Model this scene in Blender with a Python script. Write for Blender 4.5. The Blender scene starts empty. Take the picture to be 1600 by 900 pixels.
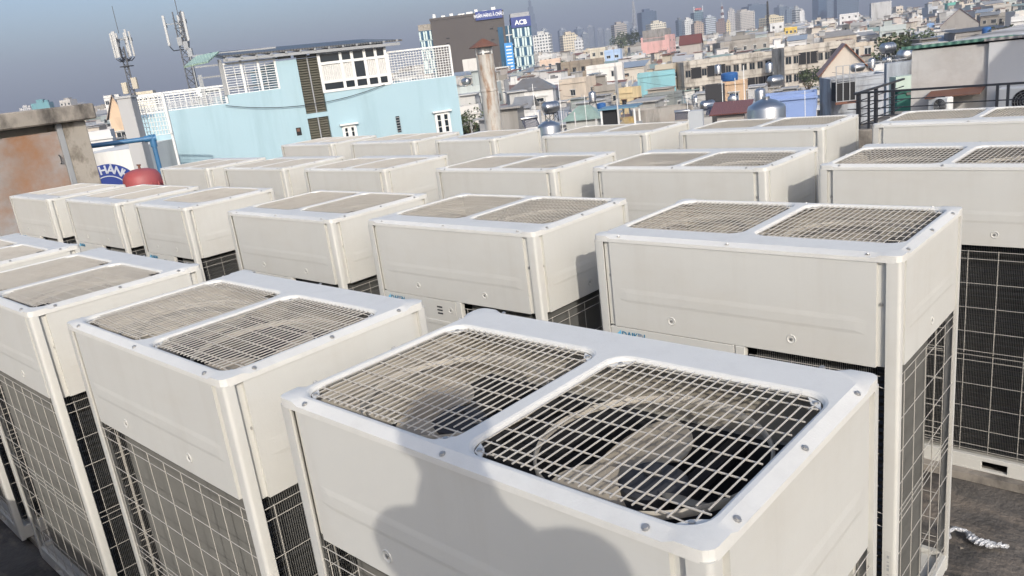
import bpy, bmesh, math, random
from mathutils import Vector, Matrix
random.seed(7)
R = math.radians
scene = bpy.context.scene
C = scene.collection

# ------------------------------------------------------------------ camera
TOP = 1.71                                   # height of the condenser tops above the roof slab
F_PX, YAW, PITCH, ROLL = 1220.78, 0.767649, 0.281302, -0.124179
CAMZ = TOP + 0.753535
_cy, _sy, _cp, _sp = math.cos(YAW), math.sin(YAW), math.cos(PITCH), math.sin(PITCH)
FWD = Vector((-_sy*_cp, _cy*_cp, -_sp)); RGT = Vector((_cy, _sy, 0)); UPV = RGT.cross(FWD)
CR = math.cos(ROLL)*RGT + math.sin(ROLL)*UPV
CU = -math.sin(ROLL)*RGT + math.cos(ROLL)*UPV
cam = bpy.data.cameras.new('camera'); camo = bpy.data.objects.new('camera', cam); C.objects.link(camo)
camo.matrix_world = Matrix(((CR.x, CU.x, -FWD.x, 0), (CR.y, CU.y, -FWD.y, 0), (CR.z, CU.z, -FWD.z, CAMZ), (0, 0, 0, 1)))
cam.sensor_width = 36; cam.lens = F_PX/1600*36; cam.clip_start = 0.02; cam.clip_end = 30000
scene.camera = camo
HF = Vector((-_sy, _cy, 0))                  # horizontal heading of the view

# ------------------------------------------------------------------ light
SUN_EL = R(25.5); LH = Vector((-0.787, 0.617, 0)).normalized()
LDIR = Vector((LH.x*math.cos(SUN_EL), LH.y*math.cos(SUN_EL), -math.sin(SUN_EL)))
sun = bpy.data.lights.new('sun', 'SUN'); sun.energy = 2.5; sun.angle = R(0.55); sun.color = (1.0, 0.945, 0.86)
suno = bpy.data.objects.new('sun', sun); C.objects.link(suno)
suno.rotation_euler = LDIR.to_track_quat('-Z', 'Y').to_euler(); suno.location = (6, -6, 12)
world = bpy.data.worlds.new('World'); scene.world = world; world.use_nodes = True
nt = world.node_tree; bg = nt.nodes['Background']
sky = nt.nodes.new('ShaderNodeTexSky'); sky.sky_type = 'NISHITA'; sky.sun_disc = False
sky.sun_elevation = SUN_EL; sky.sun_rotation = math.atan2(-LH.x, -LH.y)
sky.air_density = 1.0; sky.dust_density = 3.6; sky.ozone_density = 3.0; sky.altitude = 20
nt.links.new(sky.outputs[0], bg.inputs[0]); bg.inputs[1].default_value = 0.15
scene.view_settings.view_transform = 'Standard'; scene.view_settings.look = 'None'
scene.view_settings.exposure = 0.60; scene.view_settings.gamma = 1.0
scene.cycles.volume_bounces = 0; scene.cycles.max_bounces = 8; scene.cycles.use_denoising = True

# ------------------------------------------------------------------ helpers
def ray(px, py):
    return (px-800)/F_PX*CR - (py-450)/F_PX*CU + FWD
def at(px, py, depth):
    d = ray(px, py); return Vector((0, 0, CAMZ)) + d*(depth/d.dot(HF))
def hor(px):                                 # image row of the horizon at a column
    return 98.0 + (800-px)*0.1248

class MB:
    def __init__(s): s.v = []; s.f = []; s.m = []; s.c = []
    def poly(s, pts, m=0, col=None):
        b = len(s.v); s.v += [tuple(p) for p in pts]; s.f.append(tuple(range(b, b+len(pts)))); s.m.append(m); s.c.append(col); return s
    def mesh(s, vs, fs, m=0, col=None):
        b = len(s.v); s.v += [tuple(p) for p in vs]
        for f in fs: s.f.append(tuple(b+i for i in f)); s.m.append(m); s.c.append(col)
        return s
    def box(s, x0, x1, y0, y1, z0, z1, m=0, col=None):
        vs = [(x, y, z) for z in (z0, z1) for y in (y0, y1) for x in (x0, x1)]
        return s.mesh(vs, [(0,2,3,1),(4,5,7,6),(0,1,5,4),(2,6,7,3),(0,4,6,2),(1,3,7,5)], m, col)
    def bar(s, a, b, r, m=0, n=4, col=None, caps=True, r2=None):
        a = Vector(a); b = Vector(b); d = (b-a)
        if d.length < 1e-6: return s
        d.normalize(); u = d.orthogonal() if abs(d.z) < .999 else Vector((1,0,0)); u.normalize(); w = d.cross(u)
        if abs(d.z) < .999:
            u = d.cross(Vector((0,0,1))).normalized(); w = u.cross(d)
        r2 = r if r2 is None else r2
        o = math.pi/4 if n == 4 else 0; k = math.sqrt(2) if n == 4 else 1
        vs = [a+(u*math.cos(o+2*math.pi*i/n)+w*math.sin(o+2*math.pi*i/n))*r*k for i in range(n)] + \
             [b+(u*math.cos(o+2*math.pi*i/n)+w*math.sin(o+2*math.pi*i/n))*r2*k for i in range(n)]
        fs = [(i, (i+1) % n, n+(i+1) % n, n+i) for i in range(n)]
        if caps: fs += [tuple(range(n-1, -1, -1)), tuple(range(n, 2*n))]
        return s.mesh(vs, fs, m, col)
    def path(s, pts, r, m=0, n=6):
        for i in range(len(pts)-1): s.bar(pts[i], pts[i+1], r, m, n)
        return s
    def lathe(s, prof, n=24, m=0, c=(0,0,0), axis='z', cap=True, col=None, a0=0, a1=2*math.pi):
        full = abs(a1-a0-2*math.pi) < 1e-6; k = n if full else n+1; vs = []
        for (r, z) in prof:
            for i in range(k):
                a = a0+(a1-a0)*i/n; x, y = r*math.cos(a), r*math.sin(a)
                vs.append((c[0]+x, c[1]+y, c[2]+z) if axis == 'z' else (c[0]+z, c[1]+x, c[2]+y) if axis == 'x' else (c[0]+y, c[1]+z, c[2]+x))
        fs = []
        for j in range(len(prof)-1):
            for i in range(n):
                i2 = (i+1) % k
                fs.append((j*k+i, j*k+i2, (j+1)*k+i2, (j+1)*k+i))
        if cap and full: fs += [tuple(range(k-1, -1, -1)), tuple((len(prof)-1)*k+i for i in range(k))]
        return s.mesh(vs, fs, m, col)
    def prism(s, pts, z0, z1, m=0, col=None):
        n = len(pts); vs = [(x, y, z0) for x, y in pts]+[(x, y, z1) for x, y in pts]
        fs = [(i, (i+1) % n, n+(i+1) % n, n+i) for i in range(n)]+[tuple(range(n-1, -1, -1)), tuple(range(n, 2*n))]
        return s.mesh(vs, fs, m, col)
    def data(s, name, mats, smooth=None, bevel=0, raw=False):
        me = bpy.data.meshes.new(name); me.from_pydata(s.v, [], s.f)
        for m in (mats if isinstance(mats, (list, tuple)) else [mats]): me.materials.append(m)
        me.polygons.foreach_set('material_index', s.m)
        if any(c is not None for c in s.c):
            ca = me.color_attributes.new('tint', 'BYTE_COLOR', 'CORNER'); buf = []
            for p, c in zip(me.polygons, s.c):
                c = c or (1, 1, 1)
                for _ in p.loop_indices: buf += [c[0], c[1], c[2], 1.0]
            ca.data.foreach_set('color', buf)
        if raw: me.update(); return me
        bm = bmesh.new(); bm.from_mesh(me)
        bmesh.ops.remove_doubles(bm, verts=bm.verts, dist=1e-5)
        bmesh.ops.recalc_face_normals(bm, faces=bm.faces)
        if bevel:
            es = [e for e in bm.edges if len(e.link_faces) == 2 and e.calc_face_angle(0) > 0.6]
            bmesh.ops.bevel(bm, geom=es, offset=bevel, segments=1, affect='EDGES')
        bm.to_mesh(me); bm.free()
        if smooth:
            me.polygons.foreach_set('use_smooth', [True]*len(me.polygons))
            me.set_sharp_from_angle(angle=smooth)
        me.update(); return me
def obj(name, me, parent=None, loc=(0,0,0), rot=(0,0,0), scale=None, color=None):
    o = bpy.data.objects.new(name, me); C.objects.link(o); o.location = loc; o.rotation_euler = rot
    if scale is not None: o.scale = scale
    if color is not None: o.color = (*color, 1)
    if parent is not None: o.parent = parent
    return o
def tag(o, label, cat, group=None, kind=None):
    if label: o['label'] = label
    if cat: o['category'] = cat
    if group: o['group'] = group
    if kind: o['kind'] = kind
    return o
def empty(name, loc, rz=0):
    o = obj(name, None, None, loc, (0, 0, rz)); o.empty_display_size = .3; return o
def copy_tree(o, parent=None):
    c = o.copy(); C.objects.link(c); c.parent = parent
    for ch in o.children: copy_tree(ch, c)
    return c
def text_mesh(body, size, mat, extrude=0.002, align='LEFT', shear=0, bold=0):
    cu = bpy.data.curves.new('lettering', 'FONT'); cu.body = body; cu.size = size; cu.extrude = extrude; cu.align_x = align
    cu.resolution_u = 2; cu.shear = shear; cu.offset = bold
    t = bpy.data.objects.new('lettering', cu); C.objects.link(t)
    dg = bpy.context.evaluated_depsgraph_get(); me = bpy.data.meshes.new_from_object(t.evaluated_get(dg))
    bpy.data.objects.remove(t); bpy.data.curves.remove(cu); me.materials.clear(); me.materials.append(mat); return me

# ------------------------------------------------------------------ materials
MATS = {}
def mat(name, col=(.5,.5,.5), rough=.6, metal=0, var=.0, vscale=3.0, dirt=None, damt=.0, dscale=(2,2,2), bump=0, bscale=40,
        objcol=False, attr=False, wave=None, spec=.5, stain=None, samt=0, sscale=(3,3,.35), coord='Object', sth=(.5,.72)):
    if name in MATS: return MATS[name]
    m = bpy.data.materials.new(name); m.use_nodes = True; n = m.node_tree.nodes; l = m.node_tree.links; b = n['Principled BSDF']
    b.inputs['Roughness'].default_value = rough; b.inputs['Metallic'].default_value = metal; b.inputs['Specular IOR Level'].default_value = spec
    tc = n.new('ShaderNodeTexCoord')
    if objcol:
        oi = n.new('ShaderNodeObjectInfo'); cur = oi.outputs['Color']
    elif attr:
        at_ = n.new('ShaderNodeAttribute'); at_.attribute_name = 'tint'; cur = at_.outputs['Color']
    else:
        rgb = n.new('ShaderNodeRGB'); rgb.outputs[0].default_value = (*col, 1); cur = rgb.outputs[0]
    def noise(scale, detail=4, rgh=.6):
        mp = n.new('ShaderNodeMapping'); va = n.new('ShaderNodeVectorMath'); va.operation = 'ADD'; l.new(tc.outputs[coord], va.inputs[0])
        oi2 = n.new('ShaderNodeObjectInfo'); ml = n.new('ShaderNodeMath'); ml.operation = 'MULTIPLY'; ml.inputs[1].default_value = 43.0; l.new(oi2.outputs['Random'], ml.inputs[0]); l.new(ml.outputs[0], va.inputs[1]); l.new(va.outputs[0], mp.inputs[0])
        mp.inputs['Scale'].default_value = scale if isinstance(scale, tuple) else (scale,)*3
        if objcol or attr:
            pass
        t = n.new('ShaderNodeTexNoise'); t.inputs['Scale'].default_value = 1; t.inputs['Detail'].default_value = detail; t.inputs['Roughness'].default_value = rgh
        l.new(mp.outputs[0], t.inputs['Vector']); return t.outputs['Fac']
    def ramp(src, a, b_):
        r = n.new('ShaderNodeMapRange'); r.inputs[1].default_value = a; r.inputs[2].default_value = b_; l.new(src, r.inputs[0]); return r.outputs[0]
    def mix(fac, a, bcol, blend='MIX'):
        x = n.new('ShaderNodeMix'); x.data_type = 'RGBA'; x.blend_type = blend
        if isinstance(fac, float): x.inputs[0].default_value = fac
        else: l.new(fac, x.inputs[0])
        l.new(a, x.inputs[6])
        if isinstance(bcol, tuple): x.inputs[7].default_value = (*bcol, 1)
        else: l.new(bcol, x.inputs[7])
        return x.outputs[2]
    def times(src, k):
        x = n.new('ShaderNodeMath'); x.operation = 'MULTIPLY'; l.new(src, x.inputs[0]); x.inputs[1].default_value = k; return x.outputs[0]
    if var:
        f = times(ramp(noise(vscale), .3, .7), var); cur = mix(f, cur, (0.12, 0.11, 0.10), 'MIX')
    if stain:
        f = times(ramp(noise(sscale, 6, .65), *sth), samt); cur = mix(f, cur, stain)
    if dirt:
        f = times(ramp(noise(dscale, 8, .7), .48, .7), damt); cur = mix(f, cur, dirt)
    l.new(cur, b.inputs['Base Color'])
    hgt = None
    if wave:
        w = n.new('ShaderNodeTexWave'); w.wave_type = 'BANDS'; w.bands_direction = wave[0]; w.inputs['Scale'].default_value = wave[1]
        l.new(tc.outputs['Object'], w.inputs['Vector']); hgt = w.outputs['Fac']; bs = wave[2]
    elif bump:
        hgt = noise(bscale, 5); bs = bump
    if hgt is not None:
        bp = n.new('ShaderNodeBump'); bp.inputs['Strength'].default_value = bs; bp.inputs['Distance'].default_value = .02
        l.new(hgt, bp.inputs['Height']); l.new(bp.outputs[0], b.inputs['Normal'])
    MATS[name] = m; return m
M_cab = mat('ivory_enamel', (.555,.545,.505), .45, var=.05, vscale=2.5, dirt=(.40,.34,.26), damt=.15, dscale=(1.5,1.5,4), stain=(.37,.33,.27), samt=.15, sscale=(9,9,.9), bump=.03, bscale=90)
M_cap = mat('ivory_enamel_skylit', (.645,.63,.585), .55, var=.06, vscale=4, dirt=(.38,.35,.31), damt=.16, dscale=(14,14,14), bump=.10, bscale=160)  # same ivory paint as the casing, lightened to carry the sky light on top
M_wire = mat('ivory_coated_wire', (.46,.43,.38), .5, dirt=(.30,.25,.20), damt=.35, dscale=(9,9,9))
M_guard = mat('white_coated_wire', (.44,.415,.37), .45)
M_duct = mat('ivory_duct', (.42,.38,.315), .6, var=.15, vscale=5, dirt=(.20,.16,.12), damt=.35, dscale=(5,5,5))
M_fan = mat('fan_plastic', (.30,.26,.20), .5, var=.1, dirt=(.16,.13,.10), damt=.35, dscale=(7,7,7))
M_fin = mat('coil_fin_aluminium', (.20,.20,.19), .45, metal=.15, var=.2, vscale=4)
M_coil = mat('coil_tube_dark', (.026,.029,.036), .5, wave=('Z', 11, .9))
M_dark = mat('dark_parts_cavity_shade', (.03,.031,.035), .7)  # near-black for dark parts; also paints the shade inside the cabinet
M_screw = mat('zinc_screw', (.42,.41,.39), .4, metal=.7)
M_logo = mat('logo_blue', (.02,.16,.28), .5); M_logo2 = mat('logo_sky_blue', (.16,.50,.72), .5)
M_sticker = mat('grey_sticker', (.33,.34,.33), .5)

# ------------------------------------------------------------------ condenser unit
H = 1.66; D = 0.765
def rr(x0, x1, y0, y1, r, n=6):
    pts = []
    for cx, cy, a in ((x1-r, y0+r, -90), (x1-r, y1-r, 0), (x0+r, y1-r, 90), (x0+r, y0+r, 180)):
        for i in range(n+1):
            t = R(a+90*i/n); pts.append((cx+r*math.cos(t), cy+r*math.sin(t)))
    return pts
def cap_mesh(W, holes):
    hw, hd = W/2, D/2; bm = bmesh.new(); ins = .027
    def seg(L):                              # stations along an edge with the drop of the rim there
        ts = [0, .065, .088]; z = [0, -.002, -.012]
        mid = [L/2-.05, L/2+.05] if False else []
        return [(t, zz) for t, zz in zip(ts, z)] + [(L-t, zz) for t, zz in zip(ts[::-1], z[::-1])]
    outer = []; r = .026
    for (x, y, dx, dy, L) in ((-hw,-hd,1,0,W), (hw,-hd,0,1,D), (hw,hd,-1,0,W), (-hw,hd,0,-1,D)):
        cx, cy = x+dx*r-dy*r, y+dy*r+dx*r     # arc centre of this corner
        for k in range(5):
            t = R(90*k/4); outer.append((cx-dx*r*math.cos(t)+dy*r*math.sin(t), cy-dy*r*math.cos(t)-dx*r*math.sin(t), -.003))
        for t, zz in seg(L)[1:-1]: outer.append((x+dx*t, y+dy*t, zz-.001))
    N = len(outer)
    sk = [(x, y, z) for x, y, z in outer]
    inn = []
    for (x, y, z) in outer:
        ix = max(-hw+ins, min(hw-ins, x)); iy = max(-hd+ins, min(hd-ins, y)); inn.append((ix, iy, 0))
    vo = [bm.verts.new(p) for p in outer]; vi = [bm.verts.new(p) for p in inn]
    vl = [bm.verts.new((x, y, -.028)) for x, y, z in outer]
    vb = [bm.verts.new((x*(1-.014/hw), y*(1-.014/hd), -.028)) for x, y, z in outer]
    for i in range(N):
        j = (i+1) % N
        for a, b in ((vo, vi), (vl, vo), (vb, vl)):
            try: bm.faces.new((a[i], a[j], b[j], b[i]))
            except ValueError: pass
    bmesh.ops.remove_doubles(bm, verts=bm.verts, dist=1e-5)
    bm.edges.ensure_lookup_table()
    top = [e for e in bm.edges if all(abs(v.co.z) < 1e-6 and abs(abs(v.co.x)-(hw-ins)) < 1e-5 or abs(v.co.z) < 1e-6 and abs(abs(v.co.y)-(hd-ins)) < 1e-5 for v in e.verts) and len(e.link_faces) == 1]
    for (x0, x1, y0, y1, r) in holes:
        rings = []
        for g, z in ((.012, 0), (.006, -.003), (.001, -.010), (.003, -.016)):
            rings.append([bm.verts.new((x, y, z)) for x, y in rr(x0-g, x1+g, y0-g, y1+g, r+g)])
        n = len(rings[0])
        for k in range(3):
            for i in range(n): bm.faces.new((rings[k][i], rings[k][(i+1) % n], rings[k+1][(i+1) % n], rings[k+1][i]))
        top += [bm.edges.get((rings[0][i], rings[0][(i+1) % n])) for i in range(n)]
        # corner tabs that carry the grille screws
        for sx, sy in ((x0, y0), (x1, y0), (x0, y1), (x1, y1)):
            ax = 1 if sx == x0 else -1; ay = 1 if sy == y0 else -1; q = r*.95
            t = [(sx+ax*.004, sy+ay*q), (sx+ax*q, sy+ay*.004), (sx+ax*q*.42, sy+ay*q*.42+.0)]
            t = [(sx, sy+ay*q), (sx+ax*q*.3, sy+ay*q*.3-.0), (sx+ax*q, sy), (sx+ax*q*.62, sy+ay*q*.62)]
            a_ = [bm.verts.new((x, y, -.011)) for x, y in t]; b_ = [bm.verts.new((x, y, -.015)) for x, y in t]
            bm.faces.new(a_); bm.faces.new(b_[::-1])
            for i in range(4): bm.faces.new((a_[i], b_[i], b_[(i+1) % 4], a_[(i+1) % 4]))
    bmesh.ops.triangle_fill(bm, use_beauty=True, use_dissolve=False, edges=top, normal=(0, 0, 1))
    bmesh.ops.recalc_face_normals(bm, faces=bm.faces)
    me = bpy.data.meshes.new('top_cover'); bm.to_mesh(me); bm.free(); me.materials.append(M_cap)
    me.polygons.foreach_set('use_smooth', [p.normal.z < .985 for p in me.polygons]); me.set_sharp_from_angle(angle=R(20)); return me
def grille_mesh(w, d):
    b = MB(); r = .00185; n = round(w/.0245); dn = .012
    for i in range(n+1):
        x = -w/2+.012+(w-.024)*i/n; e = .055 if (i < 2 or i > n-2) else 0
        b.bar((x, -d/2+.006+e, 0), (x, d/2-.006-e, 0), r, 0, 5)
    ys = [-d/2+.022, -d/2+.055]; k = 6
    ys += [-d/2+.055+(d-.11)*i/(k+1) for i in range(1, k+1)] + [d/2-.055, d/2-.022]
    for y in ys:
        e = .06 if abs(abs(y)-(d/2-.022)) < .01 else .004
        b.bar((-w/2+e, y, -.0042), (w/2-e, y, -.0042), r*1.05, 0, 5)
    for sx in (-1, 1):
        for sy in (-1, 1):
            cx, cy = sx*(w/2-.03), sy*(d/2-.03)
            b.path([(cx-sx*.035, cy+sy*.01, -.006), (cx, cy+sy*.012, -.008), (cx+sx*.01, cy, -.008), (cx+sx*.008, cy-sy*.03, -.005)], r, 0, 5)
    return b.data('fan_grille', M_wire, smooth=R(50))
def hoop_mesh(rad):
    return MB().lathe([(rad+.006, -.055), (rad+.010, -.06), (rad+.009, -.072), (rad+.003, -.072), (rad+.002, -.06), (rad+.006, -.055)], 56, cap=False).data('fan_ring', M_duct, smooth=R(50))
def chamber_mesh(hw, hd, z0, z1, flr):
    b = MB()
    vs = [(x, y, z) for z in (z0, z1) for x, y in ((-hw,-hd),(hw,-hd),(hw,hd),(-hw,hd))]
    b.mesh(vs, [(i, (i+1) % 4, 4+(i+1) % 4, 4+i) for i in range(4)]+([(4,5,6,7)] if flr else []))
    return b
def fan_meshes(rad):
    hub = MB().lathe([(.0, .03), (.05, .028), (.075, .01), (.08, -.05), (.0, -.06)], 20, cap=False)
    hub.lathe([(.018, .045), (.018, .028)], 12)
    bl = MB(); na, nr = 9, 6; vs = []
    for s in (1, -1):
        for j in range(nr+1):
            t = j/nr; rr_ = .075+(rad-.018-.075)*t; sw = R(30)*t*t
            for i in range(na+1):
                u = i/na; a = R(-8)+sw+R(78-14*t)*(u-.5)
                z = (.05-.13*u)*(.55+.45*t)+.012*math.sin(math.pi*u)+s*.0015
                vs.append((rr_*math.cos(a), rr_*math.sin(a), z))
    k = (nr+1)*(na+1); fs = []
    for j in range(nr):
        for i in range(na):
            q = (j*(na+1)+i, j*(na+1)+i+1, (j+1)*(na+1)+i+1, (j+1)*(na+1)+i); fs += [q, tuple(k+x for x in q[::-1])]
    bl.mesh(vs, fs)
    return hub.data('fan_hub', M_dark, smooth=R(40)), bl.data('blade', M_fan, smooth=R(60))
def panel_mesh(L, name='upper_panel'):
    """outer face at y=0 looking to -y, x centred, z from 0 (top) down to -.378"""
    b = MB(); e = L/2; zb = -.377
    xs = [-e, -e+.03, -e+.07, e-.07, e-.03, e]
    zs = [0, -.200, -.212, -.219, -.250, -.262, -.264, -.37, zb]
    lift = {-.212: .0010, -.219: .0015, -.250: .0015}
    vs = []
    for z in zs:
        for i, x in enumerate(xs): vs.append((x, -lift.get(z, 0)*(1 if 2 <= i <= 3 else 0), z))
    n = len(xs)
    b.mesh(vs, [(j*n+i, j*n+i+1, (j+1)*n+i+1, (j+1)*n+i) for j in range(len(zs)-1) for i in range(n-1)])
    for s in (-1, 1):                        # stepped side flanges
        b.poly([(s*e, 0, 0), (s*e, .014, 0), (s*e, .014, zb), (s*e, 0, zb)])
        b.poly([(s*e, .014, 0), (s*(e+.034), .014, 0), (s*(e+.034), .014, zb), (s*e, .014, zb)])
    b.poly([(-e, 0, zb), (e, 0, zb), (e, .012, zb), (-e, .012, zb)])
    b.poly([(-e-.034, .02, 0), (e+.034, .02, 0), (e+.034, .02, zb), (-e-.034, .02, zb)])
    b.poly([(-e, .012, zb), (e, .012, zb), (e, .02, zb), (-e, .02, zb)])
    return b.data(name, M_cab)
def dish_mesh():
    b = MB(); b.lathe([(.0185, .0), (.0165, -.0022), (.0145, -.002), (.008, .0035), (.0, .0035)], 18, 0, axis='y', cap=False)
    b.lathe([(.0065, .003), (.0065, -.001), (.004, -.002), (0, -.002)], 8, 1, axis='y', cap=False)
    return b.data('dished_screw', [M_cab, M_screw], smooth=R(35))
def screw_mesh():
    b = MB(); b.lathe([(.0075, 0), (.0072, .0015), (.005, .0018), (.005, .0045), (0, .005)], 10, 0, cap=False); return b.data('screw', M_screw, smooth=R(30))
def coil_mesh(L, h):
    b = MB(); n = round(L/.0075); e = L/2
    b.box(-e, e, .030, .05, 0, h, 1)
    for i in range(n+1):
        x = -e+L*i/n; b.poly([(x, .017, .01), (x, .0235, .01), (x, .0235, h-.01), (x, .017, h-.01)], 0)
    return b.data('coil', [M_fin, M_coil])
def coil_rib(L, h):
    b = MB(); e = L/2; k = int(h/.032)
    for i in range(k):
        z = .016+i*.032; b.bar((-e, .031, z), (e, .031, z), .008, 0, 5, caps=False)
    return b.data('coil_tubes', M_coil, smooth=R(50))
GZ = [.438, .478, .607, .737, .867, .974]; GZ2 = [.998, 1.028, 1.16, 1.29, 1.42, 1.512, 1.54]
def guard_mesh(L, zs, name='wire_guard'):
    b = MB(); e = L/2; r = .0015; n = max(2, round((L-.06)/.126)); ov = .018
    for z in zs:
        b.bar((-e, 0, H-z), (e, 0, H-z), r, 0, 5)
    ztop, zbot = H-min(zs)-(.0 if len(zs) > 6 else .0), H-max(zs)
    for i in range(n+1):
        x = -e+.03+(L-.06)*i/n; b.bar((x, -.0044, zbot-.012), (x, -.0044, ztop+.006), r, 0, 5)
    for s in (-1, 1):
        for z in (zs[1], zs[-1]): b.path([(s*e, 0, H-z), (s*(e+.014), .004, H-z-.006), (s*(e+.03), .012, H-z)], r, 0, 5)
    return b.data(name, M_guard, smooth=R(50))
DISH, SCREW = dish_mesh(), screw_mesh()
def post_mesh():
    b = MB(); r = .012
    arc = [(r-r*math.cos(R(a)), r-r*math.sin(R(a))) for a in (0, 22, 45, 68, 90)]
    pts = [(0, .034)]+arc+[(.046, 0), (.046, .006), (.040, .014), (.016, .016), (.014, .034)]
    b.prism(pts, .02, H-.024); return b.data('corner_post', M_cab, smooth=R(25))
POST = post_mesh()
def post_mirror():
    me = POST.copy(); me.transform(Matrix.Scale(-1, 4, (1, 0, 0))); me.flip_normals(); return me
POSTM = post_mirror()
FANROT = (60, 95)
def make_unit(W, nf):
    t = empty('condenser_unit', (0, 0, 0)); hw, hd = W/2, D/2
    if nf == 2: holes = [(-hw+.050, -.030, -hd+.160, hd-.047, .05), (.030, hw-.050, -hd+.160, hd-.047, .05)]
    else: holes = [(-hw+.13, hw-.07, -hd+.165, hd-.055, .12)]
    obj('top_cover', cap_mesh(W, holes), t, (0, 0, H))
    x0, x1, y0, y1, r = holes[0]; gw, gd = x1-x0, y1-y0; rad = min(gw, gd)/2-.03
    gm = grille_mesh(gw, gd); sm = hoop_mesh(rad); hub, bl = fan_meshes(rad)
    for i, (x0, x1, y0, y1, r) in enumerate(holes):
        cx, cy = (x0+x1)/2, (y0+y1)/2
        g = obj('fan_grille', gm, t, (cx, cy, H-.004))
        for sx, sy in ((x0+.022, y0+.022), (x1-.022, y0+.022), (x0+.022, y1-.022), (x1-.022, y1-.022)):
            obj('screw', SCREW, g, (sx-cx, sy-cy, -.008))
        obj('fan_ring', sm, t, (cx, cy, H))
        f = obj('fan', hub, t, (cx, cy, H-.15), (0, 0, R(FANROT[i])))
        for k in range(3): obj('blade', bl, f, (0, 0, 0), (0, 0, R(120*k)))
    for sx, sy, me, rz in ((-1,-1,POST,0), (1,-1,POSTM,0), (1,1,POST,math.pi), (-1,1,POSTM,math.pi)):
        obj('corner_post', me, t, (sx*hw*.9985, sy*hd*.9975, 0), (0, 0, rz))
    lp = panel_mesh(W-.156); sp = panel_mesh(D-.128)
    zt = H-.029
    for name, me, loc, rz, L in (('front_panel', lp, (0,-hd+.003,zt), 0, W), ('rear_panel', lp, (0,hd-.003,zt), math.pi, W),
                              ('side_panel', sp, (hw-.003,0,zt), math.pi/2, D), ('side_panel', sp, (-hw+.003,0,zt), -math.pi/2, D)):
        p = obj(name, me, t, loc, (0, 0, rz))
        dx = (W*.292-.36*0)*0
        if L > .9: ds = (-W/2+.362, W/2-.374) if W > 1 else (-.18, .16)
        else: ds = (0,)
        for x in ds: obj('dished_screw', DISH, p, (x, -.0005, -.318))
        for x in (-L/2+.066, L/2-.066): obj('screw', SCREW, p, (x, .0135, -.15), (R(90), 0, 0))
    xs = (-hw+.125, 0, hw-.11) if nf == 2 else (-hw+.12, hw-.11)
    for sy in (-1, 1):
        for x in xs: obj('screw', SCREW, t, (x, sy*(hd-.012), H-.0062), (R(25)*sy*-1*-1 if sy < 0 else R(-25), 0, 0))
    for sx in (-1, 1):
        for y in (-hd+.11, 0, hd-.11): obj('screw', SCREW, t, (sx*(hw-.012), y, H-.0062), (0, R(25)*sx, 0))
    # heat exchanger, guards and service panel below the upper panels
    ch = H-.405-.09
    def coil(L, loc, rz):
        c = obj('coil', coil_mesh(L, ch), t, loc, (0, 0, rz)); obj('coil_tubes', coil_rib(L, ch), c)
    coil(W-.22, (-.03, hd-.035, .09), math.pi)
    coil(.47, (hw-.035, -hd+.05+.235, .09), math.pi/2)
    coil(D-.12, (-hw+.035, 0, .09), -math.pi/2)
    g1, g2 = guard_mesh(W-.11, GZ), guard_mesh(W-.11, GZ2); s1, s2 = guard_mesh(D-.08, GZ), guard_mesh(D-.08, GZ2)
    for a, b_ in ((g1, s1), (g2, s2)):
        obj('wire_guard', a, t, (0, hd-.008, 0), (0, 0, math.pi))
        obj('wire_guard', b_, t, (hw-.008, 0, 0), (0, 0, math.pi/2)); obj('wire_guard', b_, t, (-hw+.008, 0, 0), (0, 0, -math.pi/2))
    wS = .585 if W > 1 else .44
    b = MB(); xa, xb = -hw+.05, -hw+.05+wS
    b.box(xa, xb, -hd+.004, -hd+.02, .085, H-.41)
    for z in (1.12, 1.03, .94, .5, .42): b.box(xa+.03, xb-.06, -hd+.0005, -hd+.006, z-.012, z+.012)
    sp_ = obj('service_panel', b.data('service_panel', M_cab, bevel=.002), t)
    v = MB()
    for k in range(3): v.box(xb-.145, xb-.105, -hd+.002, -hd+.006, H-.455-.018*k, H-.447-.018*k)
    obj('vent_slots', v.data('vent_slots', M_dark), sp_)
    obj('dished_screw', DISH, sp_, (xb-.04, -hd+.003, H-.46)); obj('dished_screw', DISH, sp_, (xb-.04, -hd+.003, .16))
    obj('lettering', text_mesh('DAIKIN', .036, M_logo, .0008, bold=.0006), sp_, (xa+.058, -hd+.002, H-.452), (R(90), 0, 0))
    v = MB(); v.poly([(xa+.02, -hd+.002, H-.455), (xa+.055, -hd+.002, H-.455), (xa+.055, -hd+.002, H-.42)]); obj('emblem', v.data('emblem', M_logo2), sp_)
    b = MB(); b.box(xb+.004, xb+.045, -hd+.002, -hd+.03, .085, H-.408); obj('mullion', b.data('mullion', M_cab, bevel=.003), t)
    fl = W-.05-(wS+.05+.045)-.05
    cx = (xb+.045+hw-.05)/2
    c = obj('coil', coil_mesh(fl, ch), t, (cx, -hd+.04, .09)); obj('coil_tubes', coil_rib(fl, ch), c)
    obj('wire_guard', guard_mesh(fl+.02, GZ), t, (cx, -hd+.008, 0)); obj('wire_guard', guard_mesh(fl+.02, GZ2), t, (cx, -hd+.008, 0))
    b = MB()
    for k in range(7): b.box(hw-.030, hw-.022, -hd-.0006, -hd+.004, .40+.018*k, .412+.018*k-.004*(k%3))
    b.box(hw-.038, hw-.014, -hd+.0002, -hd+.004, .385, .54, 1); obj('sticker', b.data('sticker', [M_sticker, M_cab]), t)
    # base pan with lifting slots
    b = MB()
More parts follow.
